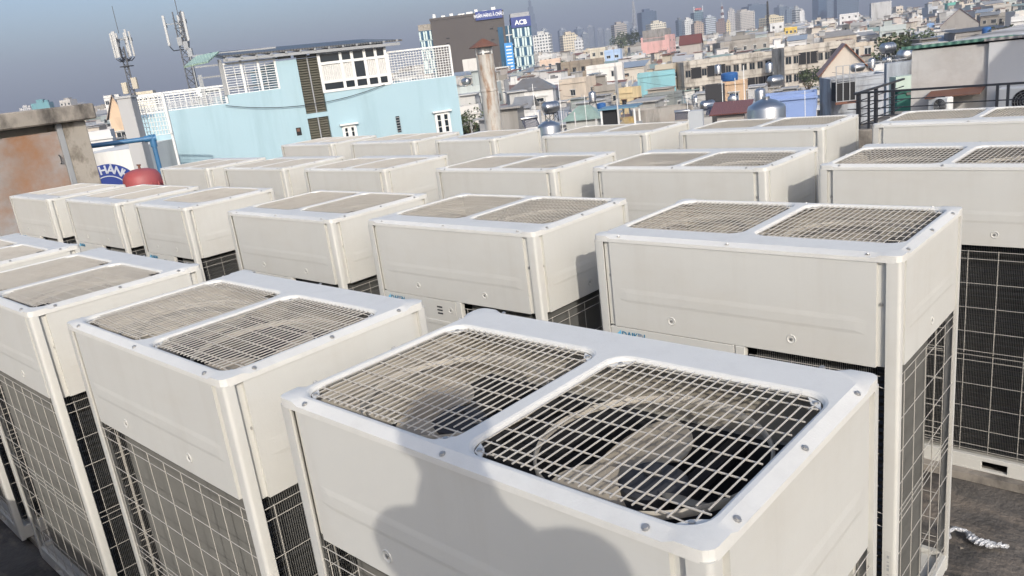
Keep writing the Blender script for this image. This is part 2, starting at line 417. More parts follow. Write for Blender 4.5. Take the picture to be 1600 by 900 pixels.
    for sy in (-1, 1):
        y0, y1 = (-hd+.004, -hd+.03) if sy < 0 else (hd-.03, hd-.004)
        sl = (-.30, .30) if W > 1 else (-.2, .2)
        b.box(-hw+.004, hw-.004, y0, y1, .062, .086)
        xs = [-hw+.004, sl[0]-.06, sl[0]+.06, sl[1]-.06, sl[1]+.06, hw-.004]
        for i in (0, 2, 4): b.box(xs[i], xs[i+1], y0+.002, y1, .012, .062)
        b.box(-hw+.004, hw-.004, y0, y1, 0, .013)
    for sx in (-1, 1):
        x0, x1 = (-hw+.004, -hw+.03) if sx < 0 else (hw-.03, hw-.004); b.box(x0, x1, -hd+.03, hd-.03, .006, .085)
    b.box(-hw+.03, hw-.03, -hd+.03, hd-.03, .05, .062)
    obj('base_pan', b.data('base_pan', M_cab, bevel=.002), t)
    b = MB(); b.box(-hw+.12, hw*.55, -hd+.1, hd-.11, .09, .75); obj('compressor_housing', b.data('compressor_housing', M_dark), t)
    obj('fan_chamber', chamber_mesh(hw-.03, hd-.03, H-.012, H-.21, False).data('fan_chamber', M_duct), t)
    obj('cavity_shade_box', chamber_mesh(hw-.045, hd-.045, H-.21, H-.41, True).data('cavity_shade_box', M_dark), t)  # near-black walls and floor paint the shade of the cavity below the fans
    for h in holes: bb = MB(); x = (h[0]+h[1])/2; bb.box(x-.02, x+.02, -hd+.05, hd-.05, H-.25, H-.22); bb.lathe([(.06, H-.22), (.06, H-.38)], 16, c=(x, (h[2]+h[3])/2, 0)); obj('motor', bb.data('motor', M_dark), t)
    return t
POS = dict(A1=(-1.77,.913),A2=(-3.263,.895),A3=(-4.858,.87),A4=(-6.40,.86),B1=(-2.007,2.615),B2=(-3.558,2.587),B3=(-5.078,2.547),B4=(-6.668,2.566),
 B5=(-8.219,2.55),B6=(-9.795,2.514),C1=(-1.703,4.309),C2=(-3.215,4.243),C3=(-4.734,4.184),C4=(-6.603,4.173),C5=(-8.256,4.216),C6=(-9.853,4.217),
 D1=(-1.984,6.011),D2=(-3.553,5.948),D3=(-5.148,6.01),D4=(-6.668,5.955),D5=(-8.317,5.999),D6=(-9.994,6.03))
wide = make_unit(1.24, 2); slim = make_unit(.93, 1); used = {}
ROWN = {'A': 'nearest row', 'B': 'second row', 'C': 'third row', 'D': 'farthest row'}
ORD = ['first', 'second', 'third', 'fourth', 'fifth', 'sixth']
for k, (x, y) in POS.items():
    n = k in ('B4', 'D4'); src = slim if n else wide; W = .93 if n else 1.24
    o = src if not used.get(n) else copy_tree(src); used[n] = 1
    o.location = (x+W/2, y+D/2, .05); o.rotation_euler = (0, 0, (math.pi if k[0] in 'AC' else 0)+R(random.uniform(-.35,.35)))
    i = int(k[1])-1
    if k == 'A1': lb = 'large ivory twin-fan condenser closest to the viewer with a person shadow on it'
    elif k == 'B1': lb = 'ivory twin-fan condenser facing the viewer beside the bare roof floor with foil scrap'
    elif n: lb = 'narrow single-fan ivory condenser, %s from the right in the %s' % (ORD[i], ROWN[k[0]])
    else: lb = 'ivory twin-fan condenser, %s from the right in the %s%s' % (ORD[i], ROWN[k[0]], {'B6': ', beside the rusty door', 'D6': ', before the blue wall', 'C6': ', near the red tank'}.get(k, ''))
    tag(o, lb, 'condenser', 'condenser units in rows on the roof')
# ------------------------------------------------------------------ more materials
M_slab = mat('weathered_roof_concrete', (.11,.098,.085), .75, var=.5, vscale=1.2, dirt=(.27,.22,.17), damt=.75, dscale=(2.2,6,3), bump=.8, bscale=22, stain=(.028,.025,.022), samt=.9, sscale=(1.4,.7,1), sth=(.42,.58))
M_conc = mat('stained_concrete', (.33,.295,.25), .85, var=.45, vscale=1.5, stain=(.045,.04,.036), samt=.85, sscale=(2.0,2.0,1.1), sth=(.45,.62), bump=.4, bscale=18)
M_conc2 = mat('rendered_concrete', (.37,.335,.285), .85, var=.3, vscale=1.5, stain=(.13,.11,.085), samt=.75, sscale=(2.6,2.6,1.8), sth=(.5,.6), bump=.3, bscale=20)
M_plaster = mat('painted_plaster', rough=.8, objcol=True, var=.15, vscale=.25, stain=(.11,.10,.085), samt=.45, sscale=(.55,.55,.09), bump=.15, bscale=6)
M_old = mat('weathered_plaster', rough=.85, objcol=True, var=.35, vscale=.35, stain=(.055,.05,.045), samt=.95, sscale=(.7,.7,.16), dirt=(.22,.16,.12), damt=.4, dscale=(.6,.6,.9), bump=.3, bscale=8)
M_blue = mat('sky_blue_paint', (.345,.485,.54), .8, var=.05, vscale=.6, stain=(.17,.26,.29), samt=.35, sscale=(1.1,1.1,.12), dirt=(.37,.47,.49), damt=.22, dscale=(.5,.5,.5), bump=.05, bscale=8)
M_metalroof = mat('corrugated_sheet', rough=.45, metal=.25, objcol=True, var=.25, vscale=.8, dirt=(.14,.09,.06), damt=.4, dscale=(.7,.7,.7), wave=('X', 3.2, .6))
M_flatroof = mat('flat_roof_screed', (.20,.185,.165), .9, var=.5, vscale=.35, stain=(.05,.047,.042), samt=.7, sscale=(.4,.4,.4))
M_glass = mat('dark_window_glass', (.02,.026,.032), .12, spec=.6)
M_bglass = mat('blue_curtain_glass', (.015,.075,.14), .15, spec=.6)
M_white = mat('white_painted_metal', (.70,.70,.68), .5, var=.05, vscale=2)
M_grey = mat('grey_painted_steel', (.30,.31,.32), .5, var=.2, vscale=2)
M_black = mat('black_painted_steel', (.022,.024,.03), .45)
M_steel = mat('stainless_steel', (.50,.50,.50), .34, metal=1.0, var=.12, vscale=2)
M_rust = mat('rust_red_sheet', (.16,.06,.035), .8, var=.4, vscale=3)
M_void = mat('dark_opening', (.018,.018,.02), .9)
M_leaf = mat('leaf_green', (.055,.085,.025), .6, var=.5, vscale=1.5)
M_trunk = mat('bark', (.10,.075,.05), .9)
M_curt = mat('white_curtain', (.62,.61,.58), .9, wave=('X', 4.5, .9))
M_louv = mat('olive_grey_louvre', (.135,.13,.10), .6, var=.2, vscale=2)
M_navy = mat('sign_navy', (.012,.035,.20), .5, var=.1, vscale=.5); M_letter = mat('sign_white_letter', (.75,.76,.78), .5); M_silver = mat('silver_letter', (.45,.47,.52), .5)

# ------------------------------------------------------------------ own roof
b = MB(); b.box(-14.5, 9, -5, 9.88, -16, 0); tag(obj('roof_slab', b.data('roof_slab', M_slab)), None, None, kind='structure')
b = MB(); b.box(-14.5, 9, -5, 0.02, 0.0045, 1.0); tag(obj('raised_ledge', b.data('raised_ledge', M_conc, bevel=.015)), None, None, kind='structure')
for k, yy, xa, xb in (('A', .88, -7.8, -.45), ('B', 2.58, -9.9, -.70), ('C', 4.23, -10, -.38), ('D', 6.0, -10.1, -.66)):
    b = MB(); b.box(xa, xb, yy+.03, yy+.15, .004, .05); b.box(xa, xb, yy+D-.13, yy+D-.02, .004, .05)
    tag(obj('plinth', b.data('plinth', M_conc)), None, None, kind='structure')
b = MB(); b.box(-3.55, 9, 9.89, 10.10, 0, 1.16); b.box(-3.55, -3.35, 10.10, 11.72, -1, 1.16)
tag(obj('parapet_wall', b.data('parapet_wall', M_conc, bevel=.01)), 'stained concrete parapet carrying the dark steel railing', 'parapet')
b = MB(); b.box(-14.5, -3.56, 9.65, 9.86, 0.004, .75); tag(obj('parapet_wall', b.data('parapet_wall', M_conc)), 'low stained concrete parapet behind the farthest condenser row', 'parapet')
# railing of dark steel on the parapet, two straight runs meeting at a corner
rl = empty('steel_railing', (-3.45, 9.98, 1.16)); tag(rl, 'dark steel railing with horizontal rails on the roof corner', 'railing')
def bar_part(name, a, c, r, m, parent, n=4): return obj(name, MB().bar(a, c, r, 0, n).data(name, m), parent)
for p, r in (((0,0),.021), ((.12,.0),.012), ((.2,.0),.012), ((0,.62),.02), ((0,1.28),.02), ((1.46,0),.013), ((1.56,0),.013), ((3.0,0),.02), ((4.4,0),.02)):
    bar_part('post', (p[0],p[1],0), (p[0],p[1],.42), r, M_black, rl)
bar_part('top_rail', (-.05,0,.43), (12,0,.43), .012, M_black, rl); bar_part('top_rail', (0,-.14,.43), (0,1.72,.43), .013, M_black, rl)
for z in (.06, .15, .24, .33):
    bar_part('rail', (-.13,0,z), (.95,0,z), .0055, M_black, rl); bar_part('rail', (0,-.1,z+.004), (0,1.72,z+.004), .0055, M_black, rl)
for z in (.11, .26): bar_part('rail', (.95,0,z), (12,0,z), .0065, M_black, rl)

def onx(px, py, X): d = ray(px, py); return Vector((0,0,CAMZ))+d*(X/d.x)
def ony(px, py, Y): d = ray(px, py); return Vector((0,0,CAMZ))+d*(Y/d.y)
# white weathered neighbour walls behind the railing (plane y = 11.72)
nb = empty('neighbour_building', (-3.36, 11.72, -16)); tag(nb, 'weathered white wall building with green sheet roof behind the railing', 'building')
zt1 = ony(1480, 74, 11.72).z+16; zt2 = ony(1590, 62, 11.72).z+16; xs_ = ony(1545, 110, 11.72).x+3.36
b = MB(); b.box(0, xs_-.001, 0, 9, 0, zt1); obj('wall', b.data('wall', M_old), nb, color=(.60,.58,.55))
b = MB(); b.box(xs_, 12, -.05, 9, 0, zt2); obj('wall', b.data('wall', M_plaster), nb, color=(.60,.60,.60))
b = MB(); b.mesh([(-.12,-.04,zt1+.02),(xs_+.25,-.04,zt1+.04),(xs_+.25,9,zt1-.45),(-.12,9,zt1-.6),(-.12,-.04,zt1+.06),(xs_+.25,-.04,zt1+.08),(xs_+.25,9,zt1-.41),(-.12,9,zt1-.56)], [(0,1,2,3),(7,6,5,4),(0,4,5,1),(1,5,6,2),(2,6,7,3),(3,7,4,0)])
obj('roof', b.data('roof', M_metalroof), nb, color=(.10,.24,.19))
b = MB(); b.mesh([(xs_-.05,-.08,zt2+.02),(12,-.08,zt2+.12),(12,9,zt2-.3),(xs_-.15,9,zt2-.5),(xs_-.05,-.08,zt2+.05),(12,-.08,zt2+.15),(12,9,zt2-.27),(xs_-.15,9,zt2-.47)], [(0,1,2,3),(7,6,5,4),(0,4,5,1),(1,5,6,2),(2,6,7,3),(3,7,4,0)])
obj('roof', b.data('roof', M_metalroof), nb, color=(.40,.40,.40))
a0 = ony(1455, 150, 11.72); a1 = ony(1540, 146, 11.72)
b = MB(); x0, x1, z = a0.x+3.36, a1.x+3.36, a0.z+16
b.mesh([(x0,-.02,z+.05),(x1,-.02,z+.08),(x1,-.3,z+.02),(x0,-.3,z-.01),(x0,-.02,z+.065),(x1,-.02,z+.095),(x1,-.3,z+.035),(x0,-.3,z+.005)], [(0,1,2,3),(7,6,5,4),(0,4,5,1),(1,5,6,2),(2,6,7,3),(3,7,4,0)])
obj('awning', b.data('awning', M_rust), nb)
def ac_box(name, loc, rz, s, label):
    t = empty(name, loc, rz); tag(t, label, 'air conditioner')
    b = MB(); b.box(-.42*s,.42*s,-.15*s,.15*s,0,.62*s); obj('casing', b.data('casing', M_white, bevel=.015), t)
    b = MB()
    for r_ in (.05,.10,.15,.20,.25): b.lathe([(r_*s,-.002),(r_*s+.006*s,-.01),(r_*s+.012*s,-.002)], 24, axis='y', c=(.1*s,-.155*s,.31*s), cap=False)
    for k in range(12): a = R(30*k); b.bar((.1*s+.03*s*math.sin(a),-.16*s,.31*s+.03*s*math.cos(a)),(.1*s+.26*s*math.sin(a),-.16*s,.31*s+.26*s*math.cos(a)),.003*s)
    obj('fan_guard', b.data('fan_guard', M_grey), t)
    b = MB(); b.lathe([(.26*s,0),(0,0.0)], 24, axis='y', c=(.1*s,-.152*s,.31*s), cap=False); obj('fan_opening', b.data('fan_opening', M_void), t)
    b = MB(); b.box(-.36*s,-.30*s,-.16*s,.35*s,-.05*s,0); b.box(.30*s,.36*s,-.16*s,.35*s,-.05*s,0); obj('bracket', b.data('bracket', M_grey), t)
    return t
q = ony(1592, 168, 11.35); ac_box('air_conditioner', (q.x, 11.5, q.z-.12), 0, .58, 'white air conditioner outdoor unit with round fan on the right-hand wall')
q = ony(1470, 170, 11.35); ac_box('air_conditioner', (q.x-.03, 11.45, q.z-.08), R(-25), .36, 'small white air conditioner outdoor unit under the brown awning')

# pump house with rusty steel door at far left (front plane x = -12)
pc = onx(136, 200, -12); ct = onx(143, 161, -12).z; cb = onx(143, 186, -12).z; ydr = onx(97, 205, -12).y; yov = onx(143, 172, -12).y
ph = empty('pump_house', (-12, 0, 0)); tag(ph, 'low concrete pump house with thick stained roof slab and rusty door', 'building')
b = MB(); b.box(-2.4, 0, ydr+.02, pc.y, 0, cb-.002); b.box(-2.4, -.25, -2.2, ydr, 0, cb-.002); obj('wall', b.data('wall', M_conc2, bevel=.01), ph)
b = MB(); b.box(-2.5, .14, -2.4, yov, cb, ct); obj('roof', b.data('roof', M_conc, bevel=.02), ph)
M_rdoor = mat('rusting_grey_door', (.33,.34,.34), .6, var=.1, vscale=2, dirt=(.28,.12,.04), damt=.9, dscale=(.55,.5,.6), stain=(.19,.13,.09), samt=.8, sscale=(.9,.9,.7))
b = MB(); b.box(-.06, -.02, ydr-2.1, ydr-.06, .05, cb-.10); dr = obj('door', b.data('door', M_rdoor, bevel=.006), ph)
obj('door_frame', MB().box(-.08,0,ydr-.06,ydr+.016,0,cb-.004).data('door_frame', M_grey, bevel=.005), ph)
obj('handle', MB().path([(-.015,ydr-.12,cb-.42),(.03,ydr-.12,cb-.44),(.03,ydr-.12,cb-.52),(-.015,ydr-.12,cb-.54)], .008).data('handle', M_black), dr)
for zz in (.3, 1.5): obj('hinge', MB().lathe([(.014,0),(.014,.12)], 8, c=(-.005, ydr-.05, zz)).data('hinge', M_grey), dr)
# red vessel, blue water pipe, round sign
q = at(218, 263, 12.2)
rt = empty('pressure_vessel', (q.x, q.y, 0)); tag(rt, 'red painted pressure vessel with domed top beside the blue pipe', 'tank')
M_red = mat('red_enamel', (.36,.07,.075), .55, var=.25, vscale=3, dirt=(.30,.10,.09), damt=.3, dscale=(4,4,4))
zt = q.z; b = MB(); b.lathe([(.2,.02),(.27,.1),(.285,.3),(.285,zt-.22),(.27,zt-.12),(.22,zt-.05),(.12,zt-.012),(0,zt)], 32, cap=False); obj('shell', b.data('shell', M_red, smooth=R(40)), rt)
b = MB(); b.lathe([(.30,zt-.26),(.30,zt-.23)], 32); 
for k in range(16): b.lathe([(.012,zt-.275),(.012,zt-.215)], 6, c=(.305*math.cos(k*.3927),.305*math.sin(k*.3927),0))
obj('flange', b.data('flange', M_red), rt)
b = MB(); b.lathe([(.02,zt-.01),(.02,zt+.05)], 8); b.bar((-.06,0,zt+.05),(.06,0,zt+.05),.01); obj('valve', b.data('valve', M_rust), rt)
for k in range(3): a = k*2.094; obj('leg', MB().bar((.2*math.cos(a),.2*math.sin(a),0.004),(.2*math.cos(a),.2*math.sin(a),.2),.025).data('leg', M_red), rt)
pA, pB, pC = at(128, 230, 12.8), at(238, 216, 13.2), at(248, 292, 13.2)
M_pipe = mat('blue_pvc', (.05,.17,.33), .4, var=.15, vscale=3)
wp = empty('water_pipe', (pB.x, pB.y, 0)); tag(wp, 'blue plastic water pipe with elbow in front of the blue wall', 'pipe'); o = Vector((pB.x, pB.y, 0))
obj('pipe_run', MB().bar(pA-o, pB-o, .038, 0, 12).data('pipe_run', M_pipe, smooth=R(50)), wp)
obj('pipe_drop', MB().bar(pB-o, (0,0,.004), .038, 0, 12).data('pipe_drop', M_pipe, smooth=R(50)), wp)
b = MB(); dd = (pA-pB).normalized(); b.bar(pB-o-dd*.06, pB-o+dd*.12, .052, 0, 12); b.bar((pB-o)+Vector((0,0,.06)), (pB-o)-Vector((0,0,.14)), .052, 0, 12); obj('elbow', b.data('elbow', M_pipe, smooth=R(50)), wp)
sg = at(163, 257, 17.5); rs = 47*17.5/F_PX
sn = empty('round_sign', (sg.x, sg.y, 0), YAW+R(4)); tag(sn, 'round navy sign with raised letters around its rim beside the pump house', 'sign')
zc_ = sg.z-rs
b = MB(); b.lathe([(rs,0),(rs,.06)], 56, axis='y', c=(0,0,zc_)); obj('sign_disc', b.data('sign_disc', M_navy, smooth=R(40)), sn)
b = MB(); b.lathe([(rs*.60,-.004),(rs*.60,-.012),(rs*.63,-.012),(rs*.63,-.004)], 56, axis='y', c=(0,0,zc_), cap=False); obj('ring', b.data('ring', M_silver), sn)
for ch, a in (('T',-24),('H',-6),('À',11),('N',28),('H',44)):
    t = R(a); me = text_mesh(ch, .25, M_silver, .006, 'CENTER', bold=.006)
    obj('lettering', me, sn, (rs*.70*math.sin(t), -.006, zc_+rs*.70*math.cos(t)), (R(90), t, 0))
for s in (-1, 1): obj('post', MB().bar((s*.35,.08,-16),(s*.35,.08,zc_-.1),.04).data('post', M_grey), sn)
# foil scrap on the slab
q = Vector((0,0,CAMZ))+ray(1515, 828)*((0.03-CAMZ)/ray(1515, 828).z); q2 = Vector((0,0,CAMZ))+ray(1570, 856)*((0.03-CAMZ)/ray(1570, 856).z)
b = MB(); n = 26; d = (q2-q); pr = d.cross(Vector((0,0,1))).normalized(); vs = []
for i in range(n+1):
    t = i/n; c = q+d*t+pr*(.05*math.sin(t*3.1+.4)+random.uniform(-.006,.006)); rr0 = (.009+.007*math.sin(t*math.pi))*(1+random.uniform(-.35,.35))
    for k in range(8):
        a = 2*math.pi*k/8; r_ = rr0*random.uniform(.65,1.15); vs.append(c+pr*math.cos(a)*r_*1.5+Vector((0,0,math.sin(a)*r_+.0)))
b.mesh(vs, [(i*8+k, i*8+(k+1)%8, (i+1)*8+(k+1)%8, (i+1)*8+k) for i in range(n) for k in range(8)])
hk = q+pr*.02; b.path([hk, hk+Vector((-.05,-.01,.005)), hk+Vector((-.075,-.05,0)), hk+Vector((-.055,-.085,-.005))], .011, 0, 7)
M_foil = mat('crumpled_foil', (.75,.75,.75), .3, metal=.85, bump=1.0, bscale=60)
tag(obj('foil_scrap', b.data('foil_scrap', M_foil)), 'crumpled strip of silver foil tape lying on the dark roof floor', 'foil')

# small rubbish on the slab: one mass nobody could count
b = MB()
for _ in range(420):
    x, y = random.uniform(-9, 3), random.uniform(.2, 9); s = random.uniform(.008, .03); z = .004
    b.mesh([(x+random.uniform(-s,s),y+random.uniform(-s,s),z) for _ in range(3)]+[(x,y,z+s*random.uniform(.2,.7))], [(0,1,2),(0,1,3),(1,2,3),(2,0,3)])
tag(obj('grit', b.data('grit', M_conc2)), 'loose grit and chips scattered over the roof floor', 'grit', kind='stuff')

# ------------------------------------------------------------------ sky blue neighbour house
P0, P1 = at(240, 178, 27), at(716, 118, 31); P0.z = P1.z = 0; BD = (P1-P0).normalized(); BN = Vector((BD.y, -BD.x, 0))
if BN.dot(HF) > 0: BN = -BN
def fz(px, py):
    d = ray(px, py); o = Vector((0,0,CAMZ)); t = (P0-o).dot(BN)/d.dot(BN); p = o+d*t; return (p-P0).dot(BD), p.z
bb = empty('blue_house', (P0.x, P0.y, 0), math.atan2(BD.y, BD.x)); tag(bb, 'sky blue house with roof terraces, louvres and white windows', 'building')
def bbox(name, s0, s1, y0, y1, z0, z1, m, parent=None, **k): return obj(name, MB().box(s0,s1,y0,y1,z0,z1).data(name, m, **k), parent or bb)
S = lambda px, py: fz(px, py)[0]
Z = lambda px, py: fz(px, py)[1]
sL, sR = 0, S(718, 165); s46 = S(466, 110); s49 = S(500, 110); s35 = S(357, 155); s43 = S(433, 110)
zR = Z(650, 126); zLw = Z(300, 169); zMid = Z(400, 143); zB = Z(448, 94)
bbox('wall', s49, sR, 0, 9, -16, zR, M_blue); bbox('wall', sL, s35, 0, 9, -16, zLw, M_blue); bbox('wall', s35, s43, .003, 9, -16, zMid, M_blue)
bbox('wall', s43, s46, .0, 9, -16, zB, M_blue); bbox('wall', -.75, -.004, .35, 9, -16, zLw-.1, M_blue)
zl0, zl1 = Z(490, 177), Z(482, 86); zl2, zl3 = Z(500, 214), Z(492, 184)
bbox('wall', s46, s49, .0, .8, zl3, zl0, M_blue); bbox('wall', s46, s49, .35, 9, -16, zB, M_void)
for z0, z1 in ((zl0, zl1), (zl2-1.5, zl3)):
    lv = MB(); n = int((z1-z0)/.085)
    for k in range(n):
        z = z0+(k+.5)*(z1-z0)/n; lv.mesh([(s46+.02,.06,z-.02),(s49-.02,.06,z-.02),(s49-.02,.16,z+.045),(s46+.02,.16,z+.045),(s46+.02,.06,z-.03),(s49-.02,.06,z-.03),(s49-.02,.16,z+.035),(s46+.02,.16,z+.035)], [(0,1,2,3),(7,6,5,4),(0,4,5,1),(1,5,6,2),(2,6,7,3),(3,7,4,0)])
    lo = obj('louvre', lv.data('louvre', M_louv), bb); lo['kind'] = 'stuff'
    bbox('louvre_post', (s46+s49)/2-.02, (s46+s49)/2+.02, .02, .06, z0, z1, M_grey)
# glazed room
gw0, gw1 = s49+.02, S(604, 100); zg0, zg1 = Z(555, 137), Z(550, 77)
bbox('wall', gw0, gw1, 1.2, 7, zR+.002, zg1-.1, M_curt)
cols = [0, .32, .49, .68, .85, 1.0]; zt_ = zg0+(zg1-zg0)*.72
fr = MB()
gx = [gw0+(gw1-gw0)*c for c in cols]
wn = empty('window', (0,0,0)); wn.parent = bb
for x in gx: obj('mullion', MB().box(x-.05,x+.05,-.03,.06,zg0,zg1).data('mullion', M_white), wn)
for z in (zg0, zg0+.32, zt_, zg1): obj('transom', MB().box(gw0-.05,gw1+.05,-.035,.055,z-.045,z+.045).data('transom', M_white), wn)
for i in range(5):
    for z0, z1 in ((zg0+.05,zg0+.27),(zg0+.37,zt_-.05),(zt_+.05,zg1-.05)):
        obj('pane', MB().box(gx[i]+.05,gx[i+1]-.05,.01,.02,z0,z1).data('pane', M_glass if z0 > zt_ or z0 < zg0+.1 or i == 2 else M_curt), wn)
# roof sheet over the terraces with rafters
zr0 = Z(470, 77); rs0, rs1 = S(345, 80), S(614, 70)
b = MB(); b.mesh([(rs0,-.25,zr0),(rs1+.3,-.25,zr0-.1),(rs1+.3,6,zr0+.35),(rs0,6,zr0+.45),(rs0,-.25,zr0+.06),(rs1+.3,-.25,zr0-.04),(rs1+.3,6,zr0+.41),(rs0,6,zr0+.51)], [(0,1,2,3),(7,6,5,4),(0,4,5,1),(1,5,6,2),(2,6,7,3),(3,7,4,0)])
rf = obj('roof', b.data('roof', M_metalroof), bb, color=(.07,.08,.09))
for k in range(13):
    x = rs0+.1+(rs1-rs0)*k/12; obj('rafter', MB().bar((x,-.28,zr0-.06),(x,6,zr0+.38),.035).data('rafter', M_grey), rf)
obj('fascia', MB().bar((rs0,-.2,zr0-.10),(rs1+.2,-.2,zr0-.18),.05).data('fascia', M_grey), rf)
ga = S(290, 105)
def fzo(px, py, off):
    d = ray(px, py); o = Vector((0,0,CAMZ)); t = (P0+BN*off-o).dot(BN)/d.dot(BN); p = o+d*t; return ((p-P0).dot(BD), -off, p.z)
A4 = [fzo(342,80,.1), fzo(307,87,.1), fzo(287,104,1.0), fzo(325,95.5,1.0)]; b = MB(); b.mesh(A4+[(x,y+.02,z-.05) for x,y,z in A4], [(0,1,2,3),(7,6,5,4),(0,4,5,1),(1,5,6,2),(2,6,7,3),(3,7,4,0)])
obj('awning', b.data('awning', M_metalroof), bb, color=(.42,.58,.47))
for px in (346, 378, 405, 432): x = S(px, 110); obj('post', MB().bar((x,.05,zMid),(x,.05,zr0-.05),.06 if px == 346 else .04).data('post', M_grey if px == 346 else M_white), bb)
obj('post', MB().bar((S(318,120),2.6,zLw),(S(318,120),2.6,zr0-.4),.07).data('post', M_grey), bb)
for z in (.5,1.0,1.4,1.8): obj('rail', MB().bar((ga+.4,3,zLw+z),(s35+2.3,3,zLw+z),.03).data('rail', M_grey), bb)
for px in (500, 540, 575, 606): x = S(px, 75)
for i in range(7):
    x0 = s43+.05+(gw1-s43)*i/7; bbox('clerestory_pane', x0+.06, x0+(gw1-s43)/7-.04, .12, .14, zB+.06 if x0 < s49 else zg1+.06, zr0-.16, M_glass)
bbox('lintel', s43, gw1, .08, .11, zr0-.16, zr0-.06, M_grey)
# lattice screens on the terraces
def lattice(name, s0, s1, z0, z1, y, nx, nz, m, parent=None, r=.010):
    t = empty(name, (0,0,0)); t.parent = parent or bb
    st = MB()
    for i in range(nx+1): x = s0+(s1-s0)*i/nx; st.bar((x,y,z0),(x,y,z1),r)
    for j in range(nz+1): z = z0+(z1-z0)*j/nz; st.bar((s0,y-.02,z),(s1,y-.02,z),r)
    o = obj('lattice_bars', st.data('lattice_bars', m), t); o['kind'] = 'stuff'
    for x in (s0, s1): obj('post', MB().bar((x,y-.01,z0),(x,y-.01,z1+.02),.035).data('post', m), t)
    obj('top_rail', MB().bar((s0,y-.03,z1+.02),(s1,y-.03,z1+.02),.03).data('top_rail', m), t)
    return t
lattice('lattice_screen', gw1+.12, sR-.05, zR+.01, Z(655, 77), .15, 22, 12, M_white)
lattice('lattice_screen', s35+.05, s43-.02, zMid+.01, Z(390, 97), .1, 5, 12, M_white)
lattice('lattice_screen', sL-.9, s35-.05, zLw+.01, Z(280, 143), .12, 20, 8, M_white, r=.008)
lattice('lattice_screen', sL-.9, s35-.05, zLw+.01, Z(280, 143)-.05, 2.8, 16, 6, M_white, r=.008)
# casement windows and openings
def casement(px0, py0, px1, py1, barred=False):
    s0, z1 = fz(px0, py0); s1, z0 = fz(px1, py1); w = empty('window', (0,0,0)); w.parent = bb
    obj('pane', MB().box(s0+.02,s1-.02,-.02,.0-.004,z0,z1).data('pane', M_glass), w)
    if barred:
        for k in range(6): z = z0+(z1-z0)*(k+.5)/6; obj('bar', MB().bar((s0,-.035,z),(s1,-.035,z),.012).data('bar', M_grey), w)
        return
    m_ = (s0+s1)/2
    for x, hw_ in ((s0,.05),(m_,.07),(s1,.05)): obj('frame', MB().box(x-hw_,x+hw_,-.06,-.021,z0,z1).data('frame', M_white), w)
    for z in (z0, z1): obj('frame', MB().box(s0,s1,-.062,-.022,z-.04,z+.04).data('frame', M_white), w)
    for k in (1,2): obj('bar', MB().box(s0,s1,-.04,-.022,z0+(z1-z0)*k/3-.012,z0+(z1-z0)*k/3+.012).data('bar', M_white), w)
    obj('sill', MB().box(s0-.12,s1+.12,-.16,-.005,z1+.06,z1+.12).data('sill', M_white), w)
casement(536, 199, 558, 220); casement(680, 179, 704, 206); casement(617, 182, 628, 206, True)
s0, z1 = fz(462, 200); s1, z0 = fz(472, 211)
bbox('vent_opening', s0, s1, -.015, -.004, z0, z1, M_void); bbox('brick_patch', s0+.02, s1-.05, -.025, -.016, (z0+z1)/2, z1-.03, M_rust)
def cable(name, a, c, sag, r, label):
    n = 14; pts = [a.lerp(c, i/n)-Vector((0,0,sag*4*(i/n)*(1-i/n))) for i in range(n+1)]
    tag(obj(name, MB().path(pts, r, 0, 5).data(name, M_black)), label, 'cable')
def fp(px, py, off=.1): s, z = fz(px, py); return P0+BD*s+BN*off+Vector((0,0,z))
cable('cable', fp(352, 165), fp(600, 132), .35, .012, 'thin black cable sagging across the sky blue wall')
# concrete pillar, lattice gate and white wall between pump house and blue house
q0, q1 = at(183, 155, 22), at(213, 262, 22)
cp = empty('concrete_pillar', (q0.x, q0.y, -16), YAW); tag(cp, 'tall plain grey concrete pillar left of the blue house', 'pillar')
obj('shaft', MB().box(-.02,.36,0,.4,0,q0.z+16).data('shaft', M_plaster, bevel=.01), cp, color=(.42,.42,.42)); obj('cap_stone', MB().box(-.05,.39,-.03,.43,q0.z+16.003,q0.z+16.06).data('cap_stone', M_plaster), cp, color=(.42,.42,.42))
qa, qb = at(198, 154, 23), at(238, 212, 23); u = (at(238,150,23)-at(198,154,23)); wv = abs(u.dot(RGT))
lg = empty('lattice_gate', (qa.x, qa.y, 0), YAW); tag(lg, 'white metal lattice panel between the pillar and the blue wall', 'lattice')
lattice('lattice_screen', 0, wv+.3, qb.z, qa.z, 0, 12, 9, M_white, lg, r=.008)
obj('upright', MB().bar((.02,.05,-16),(.02,.05,qb.z),.03).data('upright', M_white), lg); obj('upright', MB().bar((wv+.28,.05,-16),(wv+.28,.05,qb.z),.03).data('upright', M_white), lg)
q0, q1 = at(120, 243, 24), at(206, 233, 24)
b = MB(); b.box(0, (q1-q0).dot(RGT), 0, 5, 0, q0.z+16); o = obj('low_white_house', b.data('low_white_house', M_plaster), None, (q0.x, q0.y, -16), (0,0,YAW), color=(.70,.69,.66)); tag(o, 'plain white low house wall behind the round navy sign', 'house')
